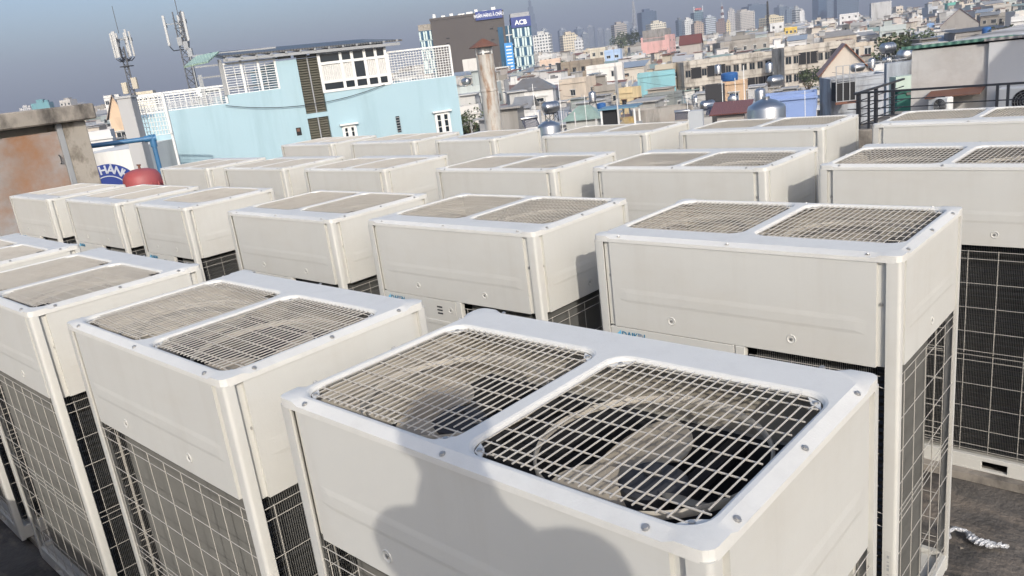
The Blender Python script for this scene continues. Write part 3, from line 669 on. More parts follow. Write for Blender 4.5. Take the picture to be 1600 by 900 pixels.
# ------------------------------------------------------------------ rusty chimney pipe
q = at(757, 84, 22); ch = empty('chimney_pipe', (q.x, q.y, -16)); tag(ch, 'rust-streaked steel chimney pipe with conical rain cap', 'chimney')
M_pipe2 = mat('rust_streaked_zinc', (.48,.46,.42), .6, metal=.1, var=.25, vscale=2.5, stain=(.24,.125,.06), samt=.85, sscale=(5,5,1.1), sth=(.48,.62), dirt=(.62,.59,.52), damt=.5, dscale=(7,7,2.5))
zt = q.z+16; rp = .235
b = MB(); b.lathe([(rp,0),(rp,zt-2.3),(rp+.012,zt-2.28),(rp+.012,zt-2.24),(rp,zt-2.22),(rp,zt-1.0),(rp+.012,zt-.98),(rp+.012,zt-.94),(rp,zt-.92),(rp,zt-.02),(rp-.02,zt-.02),(rp-.02,zt-.6)], 32, cap=False); obj('pipe', b.data('pipe', M_pipe2, smooth=R(30)), ch)
for k in range(5): a = k*1.2566+.3; obj('cap_strut', MB().box(-.03,.03,-.006,.006,0,.26).data('cap_strut', M_white), ch, ((rp-.01)*math.cos(a),(rp-.01)*math.sin(a),zt-.06), (0,0,a+math.pi/2))
b = MB(); b.lathe([(rp-.06,zt+.02),(rp-.06,zt+.2)], 24, cap=False); obj('inner_collar', b.data('inner_collar', M_white), ch)
b = MB(); b.lathe([(.40,zt+.17),(.40,zt+.185),(.06,zt+.38),(0,zt+.40),(0,zt+.38),(.38,zt+.17)], 28, cap=False); obj('rain_cap', b.data('rain_cap', M_rust, smooth=R(40)), ch)

M_panel = mat('antenna_panel_grey', (.46,.46,.45), .5); M_mast = mat('dark_mast_steel', (.09,.095,.105), .5)
# ------------------------------------------------------------------ antenna masts
def mast(px, pyb, pxt, pyt, depth, label, kind):
    top = at(pxt, pyt, depth); k = depth/F_PX
    t = empty('antenna_mast', (top.x, top.y, -16), YAW); tag(t, label, 'antenna mast'); zt = top.z+16
    zb = at(px, pyb, depth).z+16-2
    w = .13 if kind == 1 else .21; tri = [(w*math.cos(R(90+120*i)), w*math.sin(R(90+120*i))) for i in range(3)]
    lowz = 0
    for x, y in tri: obj('chord', MB().bar((x*1.6,y*1.6,lowz),(x,y,zt-(.9 if kind == 1 else 0)),.022).data('chord', M_mast), t)
    br = MB(); z = zb-3; zz_top = zt-(.9 if kind == 1 else .05); up = 0
    while z < zz_top-.3:
        for i in range(3):
            a, c = tri[i], tri[(i+1) % 3]
            br.bar((a[0]*1.2,a[1]*1.2,z),(c[0]*1.2,c[1]*1.2,z+.4),.012); br.bar((a[0]*1.2,a[1]*1.2,z),(c[0]*1.2,c[1]*1.2,z),.012)
        z += .4
    o = obj('bracing', br.data('bracing', M_mast), t); o['kind'] = 'stuff'
    obj('lightning_rod', MB().bar((0,0,zt-.2),(0,0,zt+1.2),.012).data('lightning_rod', M_mast), t)
    def panel(x, y, z0, h, lean=0): 
        p = obj('antenna_panel', MB().box(-.05,.05,-.04,.04,0,h).data('antenna_panel', M_panel, bevel=.012), t, (x,y,z0), (0,lean,0))
        arm = MB().path([(0,0,z0+.02),(x*.6,y*.6,z0-.22),(x,y,z0-.05)] if kind == 1 else [(0,0,z0-.2),(x*.8,y*.8,z0-.22),(x,y,z0-.02)], .022)
        obj('arm', arm.data('arm', M_black), t); obj('arm', MB().bar((0,0,z0+h*.7),(x,y,z0+h*.7),.015).data('arm', M_grey), t)
        obj('clamp', MB().box(x-.05,x+.05,y+.05,y+.12,z0+h*.6,z0+h*.75).data('clamp', M_black), t)
    if kind == 1:
        for x, y, h in ((-.47,0,1.3),(-.22,-.3,1.35),(-.1,-.38,1.35),(.42,-.15,1.4),(.5,.1,1.3),(.05,.5,1.3),(-.3,.35,1.3)): panel(x,y,zt-1.45,h)
        for x, z in ((-.3,zt-2.9),(.28,zt-2.7)): obj('equipment_box', MB().box(x-.14,x+.14,-.28,-.1,z-.45,z+.15).data('equipment_box', M_plaster, bevel=.01), t, color=(.50,.45,.36))
        obj('platform', MB().box(-.3,.3,-.2,.2,zt-1.95,zt-1.9).data('platform', M_black), t)
    else:
        panel(-.62,-.1,zt-1.35,1.25); panel(.30,-.25,zt-1.25,1.2); panel(-.2,.5,zt-1.0,.9)
        for z, x in ((zt-1.4,.12),(zt-1.7,.22),(zt-1.2,-.1)): obj('equipment_box', MB().box(x-.1,x+.1,-.25,-.1,z-.2,z+.15).data('equipment_box', M_grey), t)
        b = MB(); b.lathe([(.23,0),(.23,.12),(.1,.2),(0,.2)], 20, axis='y', cap=True); obj('dish', b.data('dish', M_white, smooth=R(40)), t, (.45,-.5,zt-3.4)); obj('arm', MB().bar((.1,0,zt-3.5),(.45,-.35,zt-3.45),.03).data('arm', M_black), t)
        obj('ladder', MB().bar((.2,-.2,4),(.2,-.2,zt-1.5),.02).data('ladder', M_grey), t)
    return t
mast(206, 150, 184, 46, 45, 'antenna mast with a basket of white panel antennas, left of the two', 'x' and 1)
mast(302, 140, 277, 18, 36, 'lattice antenna mast with two long white panels and a drum dish', 2)
# tall steel tank standing off to the right, whose round shadow falls on the neighbour wall
S_ = ony(1742, 150, 11.67); tt = (11.67-8.6)/LDIR.y; tc_ = S_-LDIR*tt
# ------------------------------------------------------------------ the city
GZC = -16.0
M_street = mat('street_asphalt', (.06,.058,.055), .9, var=.3, vscale=.02)
b = MB(); n = 64
b.mesh([(0,0,GZC)]+[(6500*math.cos(2*math.pi*i/n), 6500*math.sin(2*math.pi*i/n), GZC) for i in range(n)], [(0, 1+i, 1+(i+1) % n) for i in range(n)])
tag(obj('ground', b.data('ground', M_street)), None, None, kind='structure')
def grid_mat(name, sx, sz, wx, wz, glass=(.03,.045,.06), bands=False):
    """far facades only: window grid in object space, objcolor walls"""
    m = bpy.data.materials.new(name); m.use_nodes = True; n = m.node_tree.nodes; l = m.node_tree.links; bs = n['Principled BSDF']
    tc = n.new('ShaderNodeTexCoord'); sp = n.new('ShaderNodeSeparateXYZ'); l.new(tc.outputs['Object'], sp.inputs[0])
    def mth(op, a, b_=None):
        x = n.new('ShaderNodeMath'); x.operation = op
        for i, v in enumerate((a, b_)):
            if v is None: continue
            if isinstance(v, (int, float)): x.inputs[i].default_value = v
            else: l.new(v, x.inputs[i])
        return x.outputs[0]
    h = mth('ADD', sp.outputs[0], sp.outputs[1])
    fx = mth('FRACT', mth('DIVIDE', h, sx)); fz_ = mth('FRACT', mth('DIVIDE', sp.outputs[2], sz))
    k = mth('LESS_THAN', fz_, wz)
    if not bands: k = mth('MULTIPLY', k, mth('LESS_THAN', fx, wx))
    g = n.new('ShaderNodeNewGeometry'); sn = n.new('ShaderNodeSeparateXYZ'); l.new(g.outputs['Normal'], sn.inputs[0])
    k = mth('MULTIPLY', k, mth('LESS_THAN', mth('ABSOLUTE', sn.outputs[2]), .5))
    oi = n.new('ShaderNodeObjectInfo'); mx = n.new('ShaderNodeMix'); mx.data_type = 'RGBA'; l.new(k, mx.inputs[0]); l.new(oi.outputs['Color'], mx.inputs[6]); mx.inputs[7].default_value = (*glass, 1)
    l.new(mx.outputs[2], bs.inputs['Base Color']); bs.inputs['Roughness'].default_value = .5; return m
M_far = grid_mat('far_window_grid', 3.4, 3.4, .55, .5); M_farb = grid_mat('far_window_bands', 3.4, 3.6, .55, .45, bands=True)
M_farg = grid_mat('far_glass_tower', 4, 4, .85, .8, glass=(.03,.06,.10))
WIN = MB(); WIN.box(-.5,.5,-.03,.02,-.5,.5,0); WIN.box(-.44,-.03,-.036,-.02,-.43,.43,1); WIN.box(.03,.44,-.036,-.02,-.43,.43,1); WIN.box(-.6,.6,-.22,0,.53,.60,0)
WIN = WIN.data('window', [M_plaster, M_glass]); 
WOP = MB(); WOP.box(-.5,.5,-.03,.02,-.5,.5,0); WOP.box(-.5,.5,-.10,-.03,-.5,-.46,1); WOP.box(-.5,-.46,-.1,-.03,-.5,.5,1); WOP.box(.46,.5,-.1,-.03,-.5,.5,1); WOP = WOP.data('opening', [M_void, M_plaster])
def sheet(b, p, th=.06, m=0):
    nrm = (Vector(p[1])-Vector(p[0])).cross(Vector(p[3])-Vector(p[0])).normalized()*th
    if nrm.z > 0: nrm = -nrm
    b.mesh([tuple(x) for x in p]+[tuple(Vector(x)+nrm) for x in p], [(0,1,2,3),(7,6,5,4),(0,4,5,1),(1,5,6,2),(2,6,7,3),(3,7,4,0)], m)
TANKS = []
def tank_meshes():
    h = MB(); h.lathe([(0,-.95),(.3,-.93),(.52,-.84),(.6,-.7),(.6,.7),(.52,.84),(.3,.93),(0,.95)], 24, axis='x', cap=False)
    for x in (-.55,-.2,.2,.55): h.lathe([(.6,x-.02),(.615,x),(.6,x+.02)], 24, axis='x', cap=False)
    v = MB(); v.lathe([(.6,0),(.6,1.35),(.56,1.45),(.3,1.6),(.12,1.66),(.12,1.72),(0,1.72)], 24, cap=False)
    for z in (.25,.5,.75,1.0): v.lathe([(.6,z-.02),(.618,z),(.6,z+.02)], 24, cap=False)
    s = MB()
    for x in (-.55,.55):
        for y in (-.45,.45): s.bar((x,y,0),(x*.95,y*.95,1.0),.03)
        s.bar((x,-.45,.95),(x,.45,.95),.03); s.bar((x,-.45,.1),(x,.45,.9),.02)
    for y in (-.45,.45): s.bar((-.55,y,.95),(.55,y,.95),.03); s.bar((-.55,y,.1),(.55,y,.9),.02)
    return h.data('drum', M_steel, smooth=R(40)), v.data('drum', M_steel, smooth=R(40)), s.data('stand', M_black)
TH, TV, TS = tank_meshes()
def water_tank(loc, rz, s, horiz, label, stand=True, color=None):
    t = empty('water_tank', loc, rz); tag(t, label, 'water tank', 'rooftop water tanks'); t.scale = (s, s, s)
    z = 1.0 if stand else 0
    if stand: obj('stand', TS, t)
    if horiz: obj('drum', TH, t, (0,0,z+.6))
    else: obj('drum', TV, t, (0,0,z))
    obj('outlet_pipe', MB().bar((.62,.2,z+.3),(.75,.2,-.3),.025).data('outlet_pipe', M_white), t)
    return t
bt = water_tank((tc_.x, tc_.y, tc_.z-1.6*1.55), math.atan2(LH.y, LH.x), 1.55, True, 'large steel water tank on a tall stand past the right edge')
obj('concrete_base', MB().box(-.8,.8,-.6,.6,-(tc_.z-1.6*1.55)/1.55+.004,0).data('concrete_base', M_conc), bt)
HNAME = []; HAND = []                                    # visible image boxes of the placed buildings
def span(px0, px1, py, depth):
    mid = (px0+px1)/2; sl = .1248
    a = at(px0, py+(mid-px0)*sl, depth); c = at(px1, py+(mid-px1)*sl, depth); return a, c
def building(px0, px1, py, pyb, depth, label, color, rot=0, dr=1.0, wall=None, cols=0, rows=0, scols=0, roof='flat', rcol=None, cat='house', name='house', floors=3.2,
             win='w', wsize=(1.1,1.3), top=0, parapet=.6, group=None, ledge=True, wcol=(.6,.6,.58)):
    a, c = span(px0, px1, py, depth); HAND.append((px0, px1, py, pyb, depth)); HNAME.append((px0, px1, depth, label))
    L = (c-a).dot(RGT); th = R(rot); w = L/(math.cos(th)+dr*abs(math.sin(th))); d = dr*w
    mid = (a+c)/2; zt = mid.z; ctr = mid+HF*((w*abs(math.sin(th))+d*math.cos(th))/2)
    h = zt-GZC
    t = empty(name, (ctr.x, ctr.y, GZC), YAW+th); tag(t, label, cat, group)
    wm = wall or M_plaster; hw, hd = w/2, d/2
    b = MB()
    if roof == 'flat':
        b.box(-hw, hw, -hd, hd, 0, h-parapet)
        for (x0,x1,y0,y1) in ((-hw,hw,-hd,-hd+.2),(-hw,hw,hd-.2,hd),(-hw,-hw+.2,-hd+.2,hd-.2),(hw-.2,hw,-hd+.2,hd-.2)): b.box(x0,x1,y0,y1,h-parapet+.001,h)
    else: b.box(-hw, hw, -hd, hd, 0, h)
    if ledge:
        z = h-parapet-.02
        while z > max(2, h-16): b.box(-hw-.12, hw+.12, -hd-.15, -hd+.01, z-.14, z+.02); z -= floors
    obj('wall', b.data('wall', wm), t, color=color)
    if roof == 'flat':
        obj('roof_deck', MB().box(-hw+.2,hw-.2,-hd+.2,hd-.2,h-parapet-.05,h-parapet+.02).data('roof_deck', M_flatroof), t)
    else:
        b = MB(); e = .35; rh = top or w*.32
        if roof == 'gable':                   # ridge runs back, gable faces the viewer
            sheet(b, [(-hw-e,-hd-e,h-.15),(0,-hd-e,h+rh),(0,hd+e,h+rh),(-hw-e,hd+e,h-.15)]); sheet(b, [(0,-hd-e,h+rh),(hw+e,-hd-e,h-.15),(hw+e,hd+e,h-.15),(0,hd+e,h+rh)])
            g = MB(); g.prism([(-hw,0),(hw,0),(0,rh-.1)], 0, .2); me = g.data('gable_wall', wm); me.transform(Matrix.Translation((0,-hd+.2,h)) @ Matrix.Rotation(R(90),4,'X')); obj('gable_wall', me, t, color=color)
        elif roof == 'side':                  # ridge parallel to the front
            sheet(b, [(-hw-e,-hd-e,h-.1),(hw+e,-hd-e,h-.1),(hw+e,0,h+rh),(-hw-e,0,h+rh)]); sheet(b, [(-hw-e,0,h+rh),(hw+e,0,h+rh),(hw+e,hd+e,h-.1),(-hw-e,hd+e,h-.1)])
            for s in (-1,1): b.mesh([(s*hw,-hd,h),(s*hw,hd,h),(s*hw,0,h+rh-.08)], [(0,1,2)])
        elif roof == 'hip':
            q = [(-hw-e,-hd-e,h),(hw+e,-hd-e,h),(hw+e,hd+e,h),(-hw-e,hd+e,h),(-hw*.35,0,h+rh),(hw*.35,0,h+rh)]
            b.mesh(q, [(0,1,5,4),(1,2,5),(2,3,4,5),(3,0,4),(3,2,1,0)])
        elif roof == 'shed':
            sheet(b, [(-hw-e,-hd-e,h),(hw+e,-hd-e,h),(hw+e,hd+e,h+rh),(-hw-e,hd+e,h+rh)])
        obj('roof', b.data('roof', M_metalroof), t, color=rcol or (.30,.30,.30))
    k_ = depth/F_PX
    for (nx, face) in ((cols, 'f'), (scols, 's')):
        if not nx: continue
        for r_ in range(rows):
            z = h-parapet-floors*(r_+.5)-.1
            if z < 1: break
            for i in range(nx):
                if face == 'f': x = -hw+w*(i+.5)/nx; loc = (x, -hd-.002, z); rz = 0; W_ = min(wsize[0], w/nx*.8)
                else:
                    sx = 1 if rot > 0 else -1
                    if rot >= 0: loc = (-hw-.002, -hd+d*(i+.5)/nx, z); rz = -math.pi/2
                    else: loc = (hw+.002, -hd+d*(i+.5)/nx, z); rz = math.pi/2
                    W_ = min(wsize[0], d/nx*.8)
                kind = random.random()
                if win == 'm' and kind < .38: obj('loggia', WOP, t, loc, (0,0,rz), (W_*2.0, 1, wsize[1]*1.5), color=wcol)
                else: obj('window', WIN, t, loc, (0,0,rz), (W_, 1, wsize[1]), color=wcol)
    return t, w, d, h
def depth_for(px, py, h): return F_PX*(CAMZ-GZC-h)/(py-hor(px))
def tower(px0, px1, py, depth, color, label, m=None, rot=0, crown=None, name='high_rise', pyb=None):
    a, c = span(px0, px1, py, depth); HAND.append((px0, px1, py, (pyb or hor((px0+px1)/2)), depth))
    L = (c-a).dot(RGT); th = R(rot); w = L/(math.cos(th)+.8*abs(math.sin(th))); d = .8*w; mid = (a+c)/2; h = mid.z-GZC
    ctr = mid+HF*((w*abs(math.sin(th))+d*math.cos(th))/2)
    t = empty(name, (ctr.x, ctr.y, GZC), YAW+th); tag(t, label, 'high-rise', 'high-rises on the skyline'); hw, hd = w/2, d/2
    b = MB(); b.box(-hw,hw,-hd,hd,0,h); b.box(-hw-.4,-hw+w*.06,-hd-.6,hd,0,h*.98); b.box(hw-w*.06,hw+.4,-hd-.6,hd,0,h*.98); obj('tower_body', b.data('tower_body', m or M_far), t, color=color)
    b = MB(); b.box(-hw*.5,hw*.3,-hd*.5,hd*.5,h+.01,h+h*.06+1.5); b.box(hw*.4,hw*.8,-hd*.4,hd*.3,h+.01,h+2.2); obj('plant_room', b.data('plant_room', M_plaster), t, color=tuple(x*.85 for x in color))
    if crown == 'frame':
        for s in (-1,1): obj('sign_post', MB().bar((s*hw*.95,-hd,h),(s*hw*.95,-hd,h+12),.6).data('sign_post', M_white), t)
        obj('sign_board', MB().box(-hw*.7,hw*.7,-hd,-hd+1,h+4,h+8).data('sign_board', M_plaster), t, color=(.5,.12,.1))
    return t
# ---- office block of the bank with its signs
a0 = at(672, 33, 360); a1 = at(786, 19, 360); LD = (a1-a0).dot(RGT); zT = (a0.z+a1.z)/2-GZC
bk = empty('bank_office', (a0.x, a0.y, GZC), YAW); tag(bk, 'dark grey bank office slab with blue sign band and glass wing', 'office block'); HAND.append((652, 832, 18, 112, 360))
M_slate = mat('slate_grey_cladding', (.07,.060,.055), .7, var=.15, vscale=.08)
obj('slab', MB().box(0,LD,0,22,0,zT).data('slab', M_slate), bk)
obj('parapet', MB().box(-.2,LD+.2,-.25,22.2,zT+.01,zT+1.0).data('parapet', M_slate), bk)
zA, zB_ = at(742, 26, 360).z-GZC, at(742, 17, 360).z-GZC
obj('sign_band', MB().box(LD*.62,LD*.985,-.8,-.3,zT-2.2,zT+1.4).data('sign_band', M_navy), bk)
tm = text_mesh('NGÂN HÀNG Á CHÂU', 2.05, M_letter, .05, 'CENTER', bold=.04); obj('lettering', tm, bk, (LD*.80,-.9,zT-1.15), (R(90),0,0), (.62,1,1))
for px, py in ((700,60),(700,68),(768,45),(778,48),(770,62),(760,75),(690,80)):
    q = at(px, py, 360)-a0; obj('vent', MB().box(-.7,.7,-.06,.02,-.25,.25).data('vent', M_void), bk, (q.dot(RGT),-.02,at(px,py,360).z-GZC))
x0 = LD*.90; obj('glazing_strip', MB().box(x0,x0+2.2,-.1,.1,zT-24,zT-6).data('glazing_strip', M_bglass), bk)
vs_ = MB(); vs_.box(x0+2.0,x0+5.6,-1.2,-.6,zT-27,zT-13); o_ = obj('blade_sign', vs_.data('blade_sign', mat('sign_azure', (.03,.24,.58), .5)), bk)
b = MB()
for k in range(9): b.box(x0+2.6,x0+5.0,-1.26,-1.21,zT-26+k*1.4,zT-25.5+k*1.4)
lo = obj('sign_lines', b.data('sign_lines', M_letter), o_); lo['kind'] = 'stuff'
for k in range(8): obj('roof_unit', MB().box(0,random.uniform(1,3),2,5,zT+1.01,zT+random.uniform(1.4,3)).data('roof_unit', M_white), bk, (LD*(.04+.115*k),0,0))
def glass_wing(x0, x1, z1, y0, nx, nz, fan=False):
    w = obj('glass_wing', MB().box(x0,x1,y0,y0+18,0,z1).data('glass_wing', M_bglass), bk); st = MB(); dx = (x1-x0)/nx; dz = 4.1
    for j in range(nz):
        for i in range(nx):
            z = z1-dz*(j+1); o = .28*dx if (i+j) % 2 else 0
            st.box(x0+i*dx+o+.02*dx,x0+i*dx+o+dx*.52,y0-.25,y0-.02,z+.25,z+dz-.3)
        st.box(x0,x1,y0-.2,y0-.02,z1-dz*(j+1)-.12,z1-dz*(j+1)+.12)
    p = obj('white_fin_panels', st.data('white_fin_panels', mat('pale_mint_panel', (.52,.62,.60), .5)), w); p['kind'] = 'stuff'; return w
lx = (at(653,45,360)-a0).dot(RGT); glass_wing(lx, -.05, at(662,48,360).z-GZC, 1.5, 4, 9); obj('roof_cap', MB().box(lx,-.05,1.5,19,at(662,48,360).z-GZC+.01,at(662,38,360).z-GZC).data('roof_cap', M_conc2), bk)
mx = (at(798,28,360)-a0).dot(RGT); rx = (at(828,27,360)-a0).dot(RGT); zw = at(812,26,360).z-GZC
glass_wing(mx, rx, zw-4.4, 1.0, 5, 8)
b = obj('glass_corner', MB().box(LD+.02,mx-.02,2.5,18,0,zw-3).data('glass_corner', M_bglass), bk)
fr = MB()
for j in range(9): fr.box(LD+.02,mx-.02,2.3,2.5,zw-3-4.1*(j+1),zw-3-4.1*(j+1)+.35)
fr.box((LD+mx)/2-.15,(LD+mx)/2+.15,2.28,2.5,0,zw-3); fr = obj('transoms', fr.data('transoms', M_white), b); fr['kind'] = 'stuff'
obj('sign_band', MB().box(mx-.1,rx+.2,.6,17,zw-4.3,zw).data('sign_band', M_navy), bk)
obj('lettering', text_mesh('ACB', 2.7, M_letter, .05, 'CENTER', bold=.1), bk, ((mx+rx)/2,.5,zw-3.2), (R(90),0,0)); obj('roof_frame', MB().box(mx,rx,3,14,zw+.01,zw+1.8).data('roof_frame', M_grey), bk)
# ---- skyline
t = empty('spire_tower', (0,0,0)); q = at(833, 52, 3600); qt = at(826, -2, 3600); t.location = (q.x, q.y, GZC); t.rotation_euler = (0,0,YAW); tag(t, 'tallest slender blue-grey tower with stepped spire on the skyline', 'skyscraper'); HAND.append((822,842,0,52,3600))
zh = qt.z-GZC; k = 3600/F_PX
for i, (w_, f) in enumerate(((15,.42),(13,.62),(10.5,.78),(7.5,.9),(4,1.0))):
    for j in range(3): obj('tower_stage', MB().box((j-1.5)*w_*k/3,(j-.5)*w_*k/3-.6,-w_*k/2,w_*k/2,0,zh*f*(1-.03*abs(j-1))).data('tower_stage', M_farg), t, color=(.08,.12,.18))
obj('spire', MB().bar((0,0,zh*.98),(0,0,zh*1.12),4,r2=.5).data('spire', M_grey), t)
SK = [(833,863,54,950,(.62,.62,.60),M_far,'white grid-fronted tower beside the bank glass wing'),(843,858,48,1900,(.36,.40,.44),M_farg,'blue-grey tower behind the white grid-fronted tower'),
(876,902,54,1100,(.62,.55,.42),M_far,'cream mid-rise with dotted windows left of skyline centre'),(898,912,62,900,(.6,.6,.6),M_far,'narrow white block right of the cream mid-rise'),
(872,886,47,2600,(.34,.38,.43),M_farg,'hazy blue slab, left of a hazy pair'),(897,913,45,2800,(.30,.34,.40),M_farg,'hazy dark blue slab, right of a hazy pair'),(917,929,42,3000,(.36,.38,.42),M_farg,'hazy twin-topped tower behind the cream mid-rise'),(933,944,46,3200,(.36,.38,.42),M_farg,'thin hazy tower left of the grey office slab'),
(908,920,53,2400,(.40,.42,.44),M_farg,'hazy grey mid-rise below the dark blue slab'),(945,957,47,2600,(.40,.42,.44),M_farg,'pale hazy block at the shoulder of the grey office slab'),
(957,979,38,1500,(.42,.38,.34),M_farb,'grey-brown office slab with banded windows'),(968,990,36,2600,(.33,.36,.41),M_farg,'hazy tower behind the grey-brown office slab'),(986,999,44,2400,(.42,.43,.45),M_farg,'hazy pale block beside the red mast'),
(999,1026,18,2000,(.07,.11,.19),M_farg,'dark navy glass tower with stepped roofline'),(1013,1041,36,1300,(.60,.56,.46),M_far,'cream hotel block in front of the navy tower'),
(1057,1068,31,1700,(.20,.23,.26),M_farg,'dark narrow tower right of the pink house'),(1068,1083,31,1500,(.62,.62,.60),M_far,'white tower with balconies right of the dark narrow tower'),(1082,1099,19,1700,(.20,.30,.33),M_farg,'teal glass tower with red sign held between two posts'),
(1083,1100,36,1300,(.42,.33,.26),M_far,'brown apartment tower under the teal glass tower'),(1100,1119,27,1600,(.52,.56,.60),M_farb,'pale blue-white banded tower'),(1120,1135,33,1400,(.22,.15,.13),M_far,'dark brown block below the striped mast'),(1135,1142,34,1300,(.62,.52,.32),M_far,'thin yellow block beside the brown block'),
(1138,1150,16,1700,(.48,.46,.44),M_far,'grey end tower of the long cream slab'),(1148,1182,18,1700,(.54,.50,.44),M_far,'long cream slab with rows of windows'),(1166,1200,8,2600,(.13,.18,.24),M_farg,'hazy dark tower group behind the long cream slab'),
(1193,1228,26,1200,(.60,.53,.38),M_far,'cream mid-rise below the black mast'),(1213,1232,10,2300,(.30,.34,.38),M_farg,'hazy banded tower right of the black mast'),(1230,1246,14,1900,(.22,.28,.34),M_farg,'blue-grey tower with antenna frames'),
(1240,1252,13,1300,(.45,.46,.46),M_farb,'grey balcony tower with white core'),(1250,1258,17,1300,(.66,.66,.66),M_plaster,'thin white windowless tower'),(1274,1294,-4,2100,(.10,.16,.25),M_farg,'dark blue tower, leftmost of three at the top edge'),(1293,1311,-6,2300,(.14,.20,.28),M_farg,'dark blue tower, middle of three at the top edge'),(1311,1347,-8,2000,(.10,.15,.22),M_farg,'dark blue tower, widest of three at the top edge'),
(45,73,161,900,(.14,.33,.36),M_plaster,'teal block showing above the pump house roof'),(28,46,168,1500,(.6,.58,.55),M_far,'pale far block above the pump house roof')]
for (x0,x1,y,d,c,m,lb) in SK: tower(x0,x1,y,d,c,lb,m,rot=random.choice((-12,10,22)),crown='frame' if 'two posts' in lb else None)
def thin_mast(px, py, pyb, depth, m, label, r, striped=False):
    q = at(px, py, depth); t = empty('lattice_mast', (q.x,q.y,GZC), YAW); tag(t, label, 'mast'); h = q.z-GZC; n = 12
    for k in range(n):
        z0, z1 = h*k/n, h*(k+1)/n; w0, w1 = r*(1-.75*k/n), r*(1-.75*(k+1)/n); mm = (M_rust if k % 2 else M_white) if striped else m
        s_ = MB()
        for a in range(4):
            c0 = (w0*math.cos(a*1.5708), w0*math.sin(a*1.5708), z0); c1 = (w1*math.cos(a*1.5708), w1*math.sin(a*1.5708), z1); c2 = (w1*math.cos((a+1)*1.5708), w1*math.sin((a+1)*1.5708), z1)
            s_.bar(c0,c1,r*.09); s_.bar(c0,c2,r*.06)
        obj('mast_section', s_.data('mast_section', mm), t)
    obj('tip', MB().bar((0,0,h),(0,0,h*1.12),r*.05).data('tip', m), t)
thin_mast(989, 2, 55, 2600, M_grey, 'tall thin lattice mast left of the navy tower', 9)
thin_mast(1128, 10, 35, 2000, M_white, 'red and white striped lattice mast on the skyline', 7, True)
q_ = thin_mast(1199, 2, 50, 420, M_black, 'black lattice mast rising before the cream mid-rise', 1.2)
# ---- recognisable houses (label, image box, distance)
W1 = (.62,.60,.56); CRM = (.60,.53,.43); BGE = (.50,.43,.35); GRY = (.36,.36,.35)
Hs = building
Hs(1005,1063,55,92,330,'tall blank pink house with grey upper storey',(.66,.40,.37),rot=-28,dr=.9,cols=0,scols=2,rows=3,wsize=(.9,.9))
for nm, pxs, y_, zd in (('roof_storey',(1007,1040),50,4),):
    a,c = span(1007,1042,51,331); L_=(c-a).dot(RGT); o = obj('grey_storey', MB().box(0,L_,0,10,0,4.5).data('grey_storey', M_old), None, (a.x+HF.x*4,a.y+HF.y*4,a.z-3.2), (0,0,YAW-R(28)), color=(.30,.29,.28)); tag(o,'grey unpainted storey on top of the tall pink house','storey')
Hs(1064,1222,88,150,158,'long weathered apartment block with stained ledges, left wing',(.52,.48,.42),rot=4,dr=.35,wall=M_old,cols=12,rows=3,win='m',floors=3.3,wsize=(1.15,1.45),wcol=(.30,.27,.24))
Hs(1222,1340,68,140,150,'long weathered apartment block with stained ledges, right wing',(.52,.48,.42),rot=4,dr=.4,wall=M_old,cols=9,rows=3,win='m',floors=3.3,wsize=(1.2,1.5),wcol=(.30,.27,.24))
Hs(1330,1372,66,95,175,'cream weathered block with one tall window behind the orange gable',(.62,.54,.44),rot=-10,wall=M_old,cols=2,rows=2,wsize=(1.5,2.4))
Hs(1374,1418,57,78,200,'cream weathered block with small gable before the tree belt',(.62,.54,.44),rot=-10,wall=M_old,cols=3,rows=1,wsize=(1.2,1.6))
Hs(1122,1205,62,86,230,'streaked grey concrete block above the long apartment block',(.34,.32,.29),rot=6,dr=.4,wall=M_old,cols=5,rows=1,wsize=(.9,1.2))
Hs(1195,1300,147,192,58,'lavender blue house with flat grey roof',(.22,.31,.55),rot=-24,dr=.7,cols=0,scols=2,rows=1,wsize=(1.0,1.2),parapet=.25)
Hs(1303,1402,118,205,38,'grey-blue plastered house wall with rust-stained rooftop box',(.42,.45,.49),rot=-8,dr=.7,wall=M_old,cols=0,parapet=.3,ledge=False)
Hs(1393,1447,96,170,30,'pale blue flaking wall left of the white neighbour wall',(.45,.50,.56),rot=-18,dr=.5,wall=M_old,parapet=.2,ledge=False)
Hs(1400,1442,118,162,24,'pale green strip wall behind the railing corner',(.50,.60,.52),rot=0,dr=.5,parapet=.1,ledge=False)
Hs(1402,1440,141,165,18,'dark green tarpaulin box behind the railing corner',(.03,.16,.12),rot=0,dr=.3,parapet=.05,ledge=False,cat='tarpaulin',name='tarpaulin_box')
Hs(1294,1386,112,180,85,'beige gabled house with orange tiled roof',(.55,.49,.42),rot=-20,dr=1.1,roof='gable',rcol=(.36,.12,.05),top=3.0,cols=0,ledge=False)
Hs(964,1006,137,178,118,'small yellow house with brown shuttered windows',(.66,.52,.30),rot=-38,dr=1.0,scols=2,cols=1,rows=2,wsize=(.8,1.2),wcol=(.14,.07,.05))
Hs(998,1064,112,155,150,'turquoise house wall with one dark opening',(.22,.44,.48),rot=-14,dr=.7,scols=1,rows=1,cols=0,wsize=(1.6,1.6))
Hs(1010,1075,146,178,100,'grey-green low house before the turquoise house',(.24,.26,.25),rot=-30,dr=.9,cols=0,scols=1,rows=1,parapet=.2)
Hs(917,980,100,128,185,'white block house with small square window',(.68,.66,.62),rot=-14,dr=.6,cols=2,rows=1,wsize=(1.1,1.3))
Hs(872,945,94,122,220,'long dark weathered brown block',(.26,.22,.17),rot=8,dr=.4,wall=M_old,cols=5,rows=2,wsize=(1,1.2),wcol=(.12,.1,.08))
Hs(843,880,92,108,300,'peach house with small windows beside the bank wing',(.62,.48,.38),rot=-10,cols=3,rows=1)
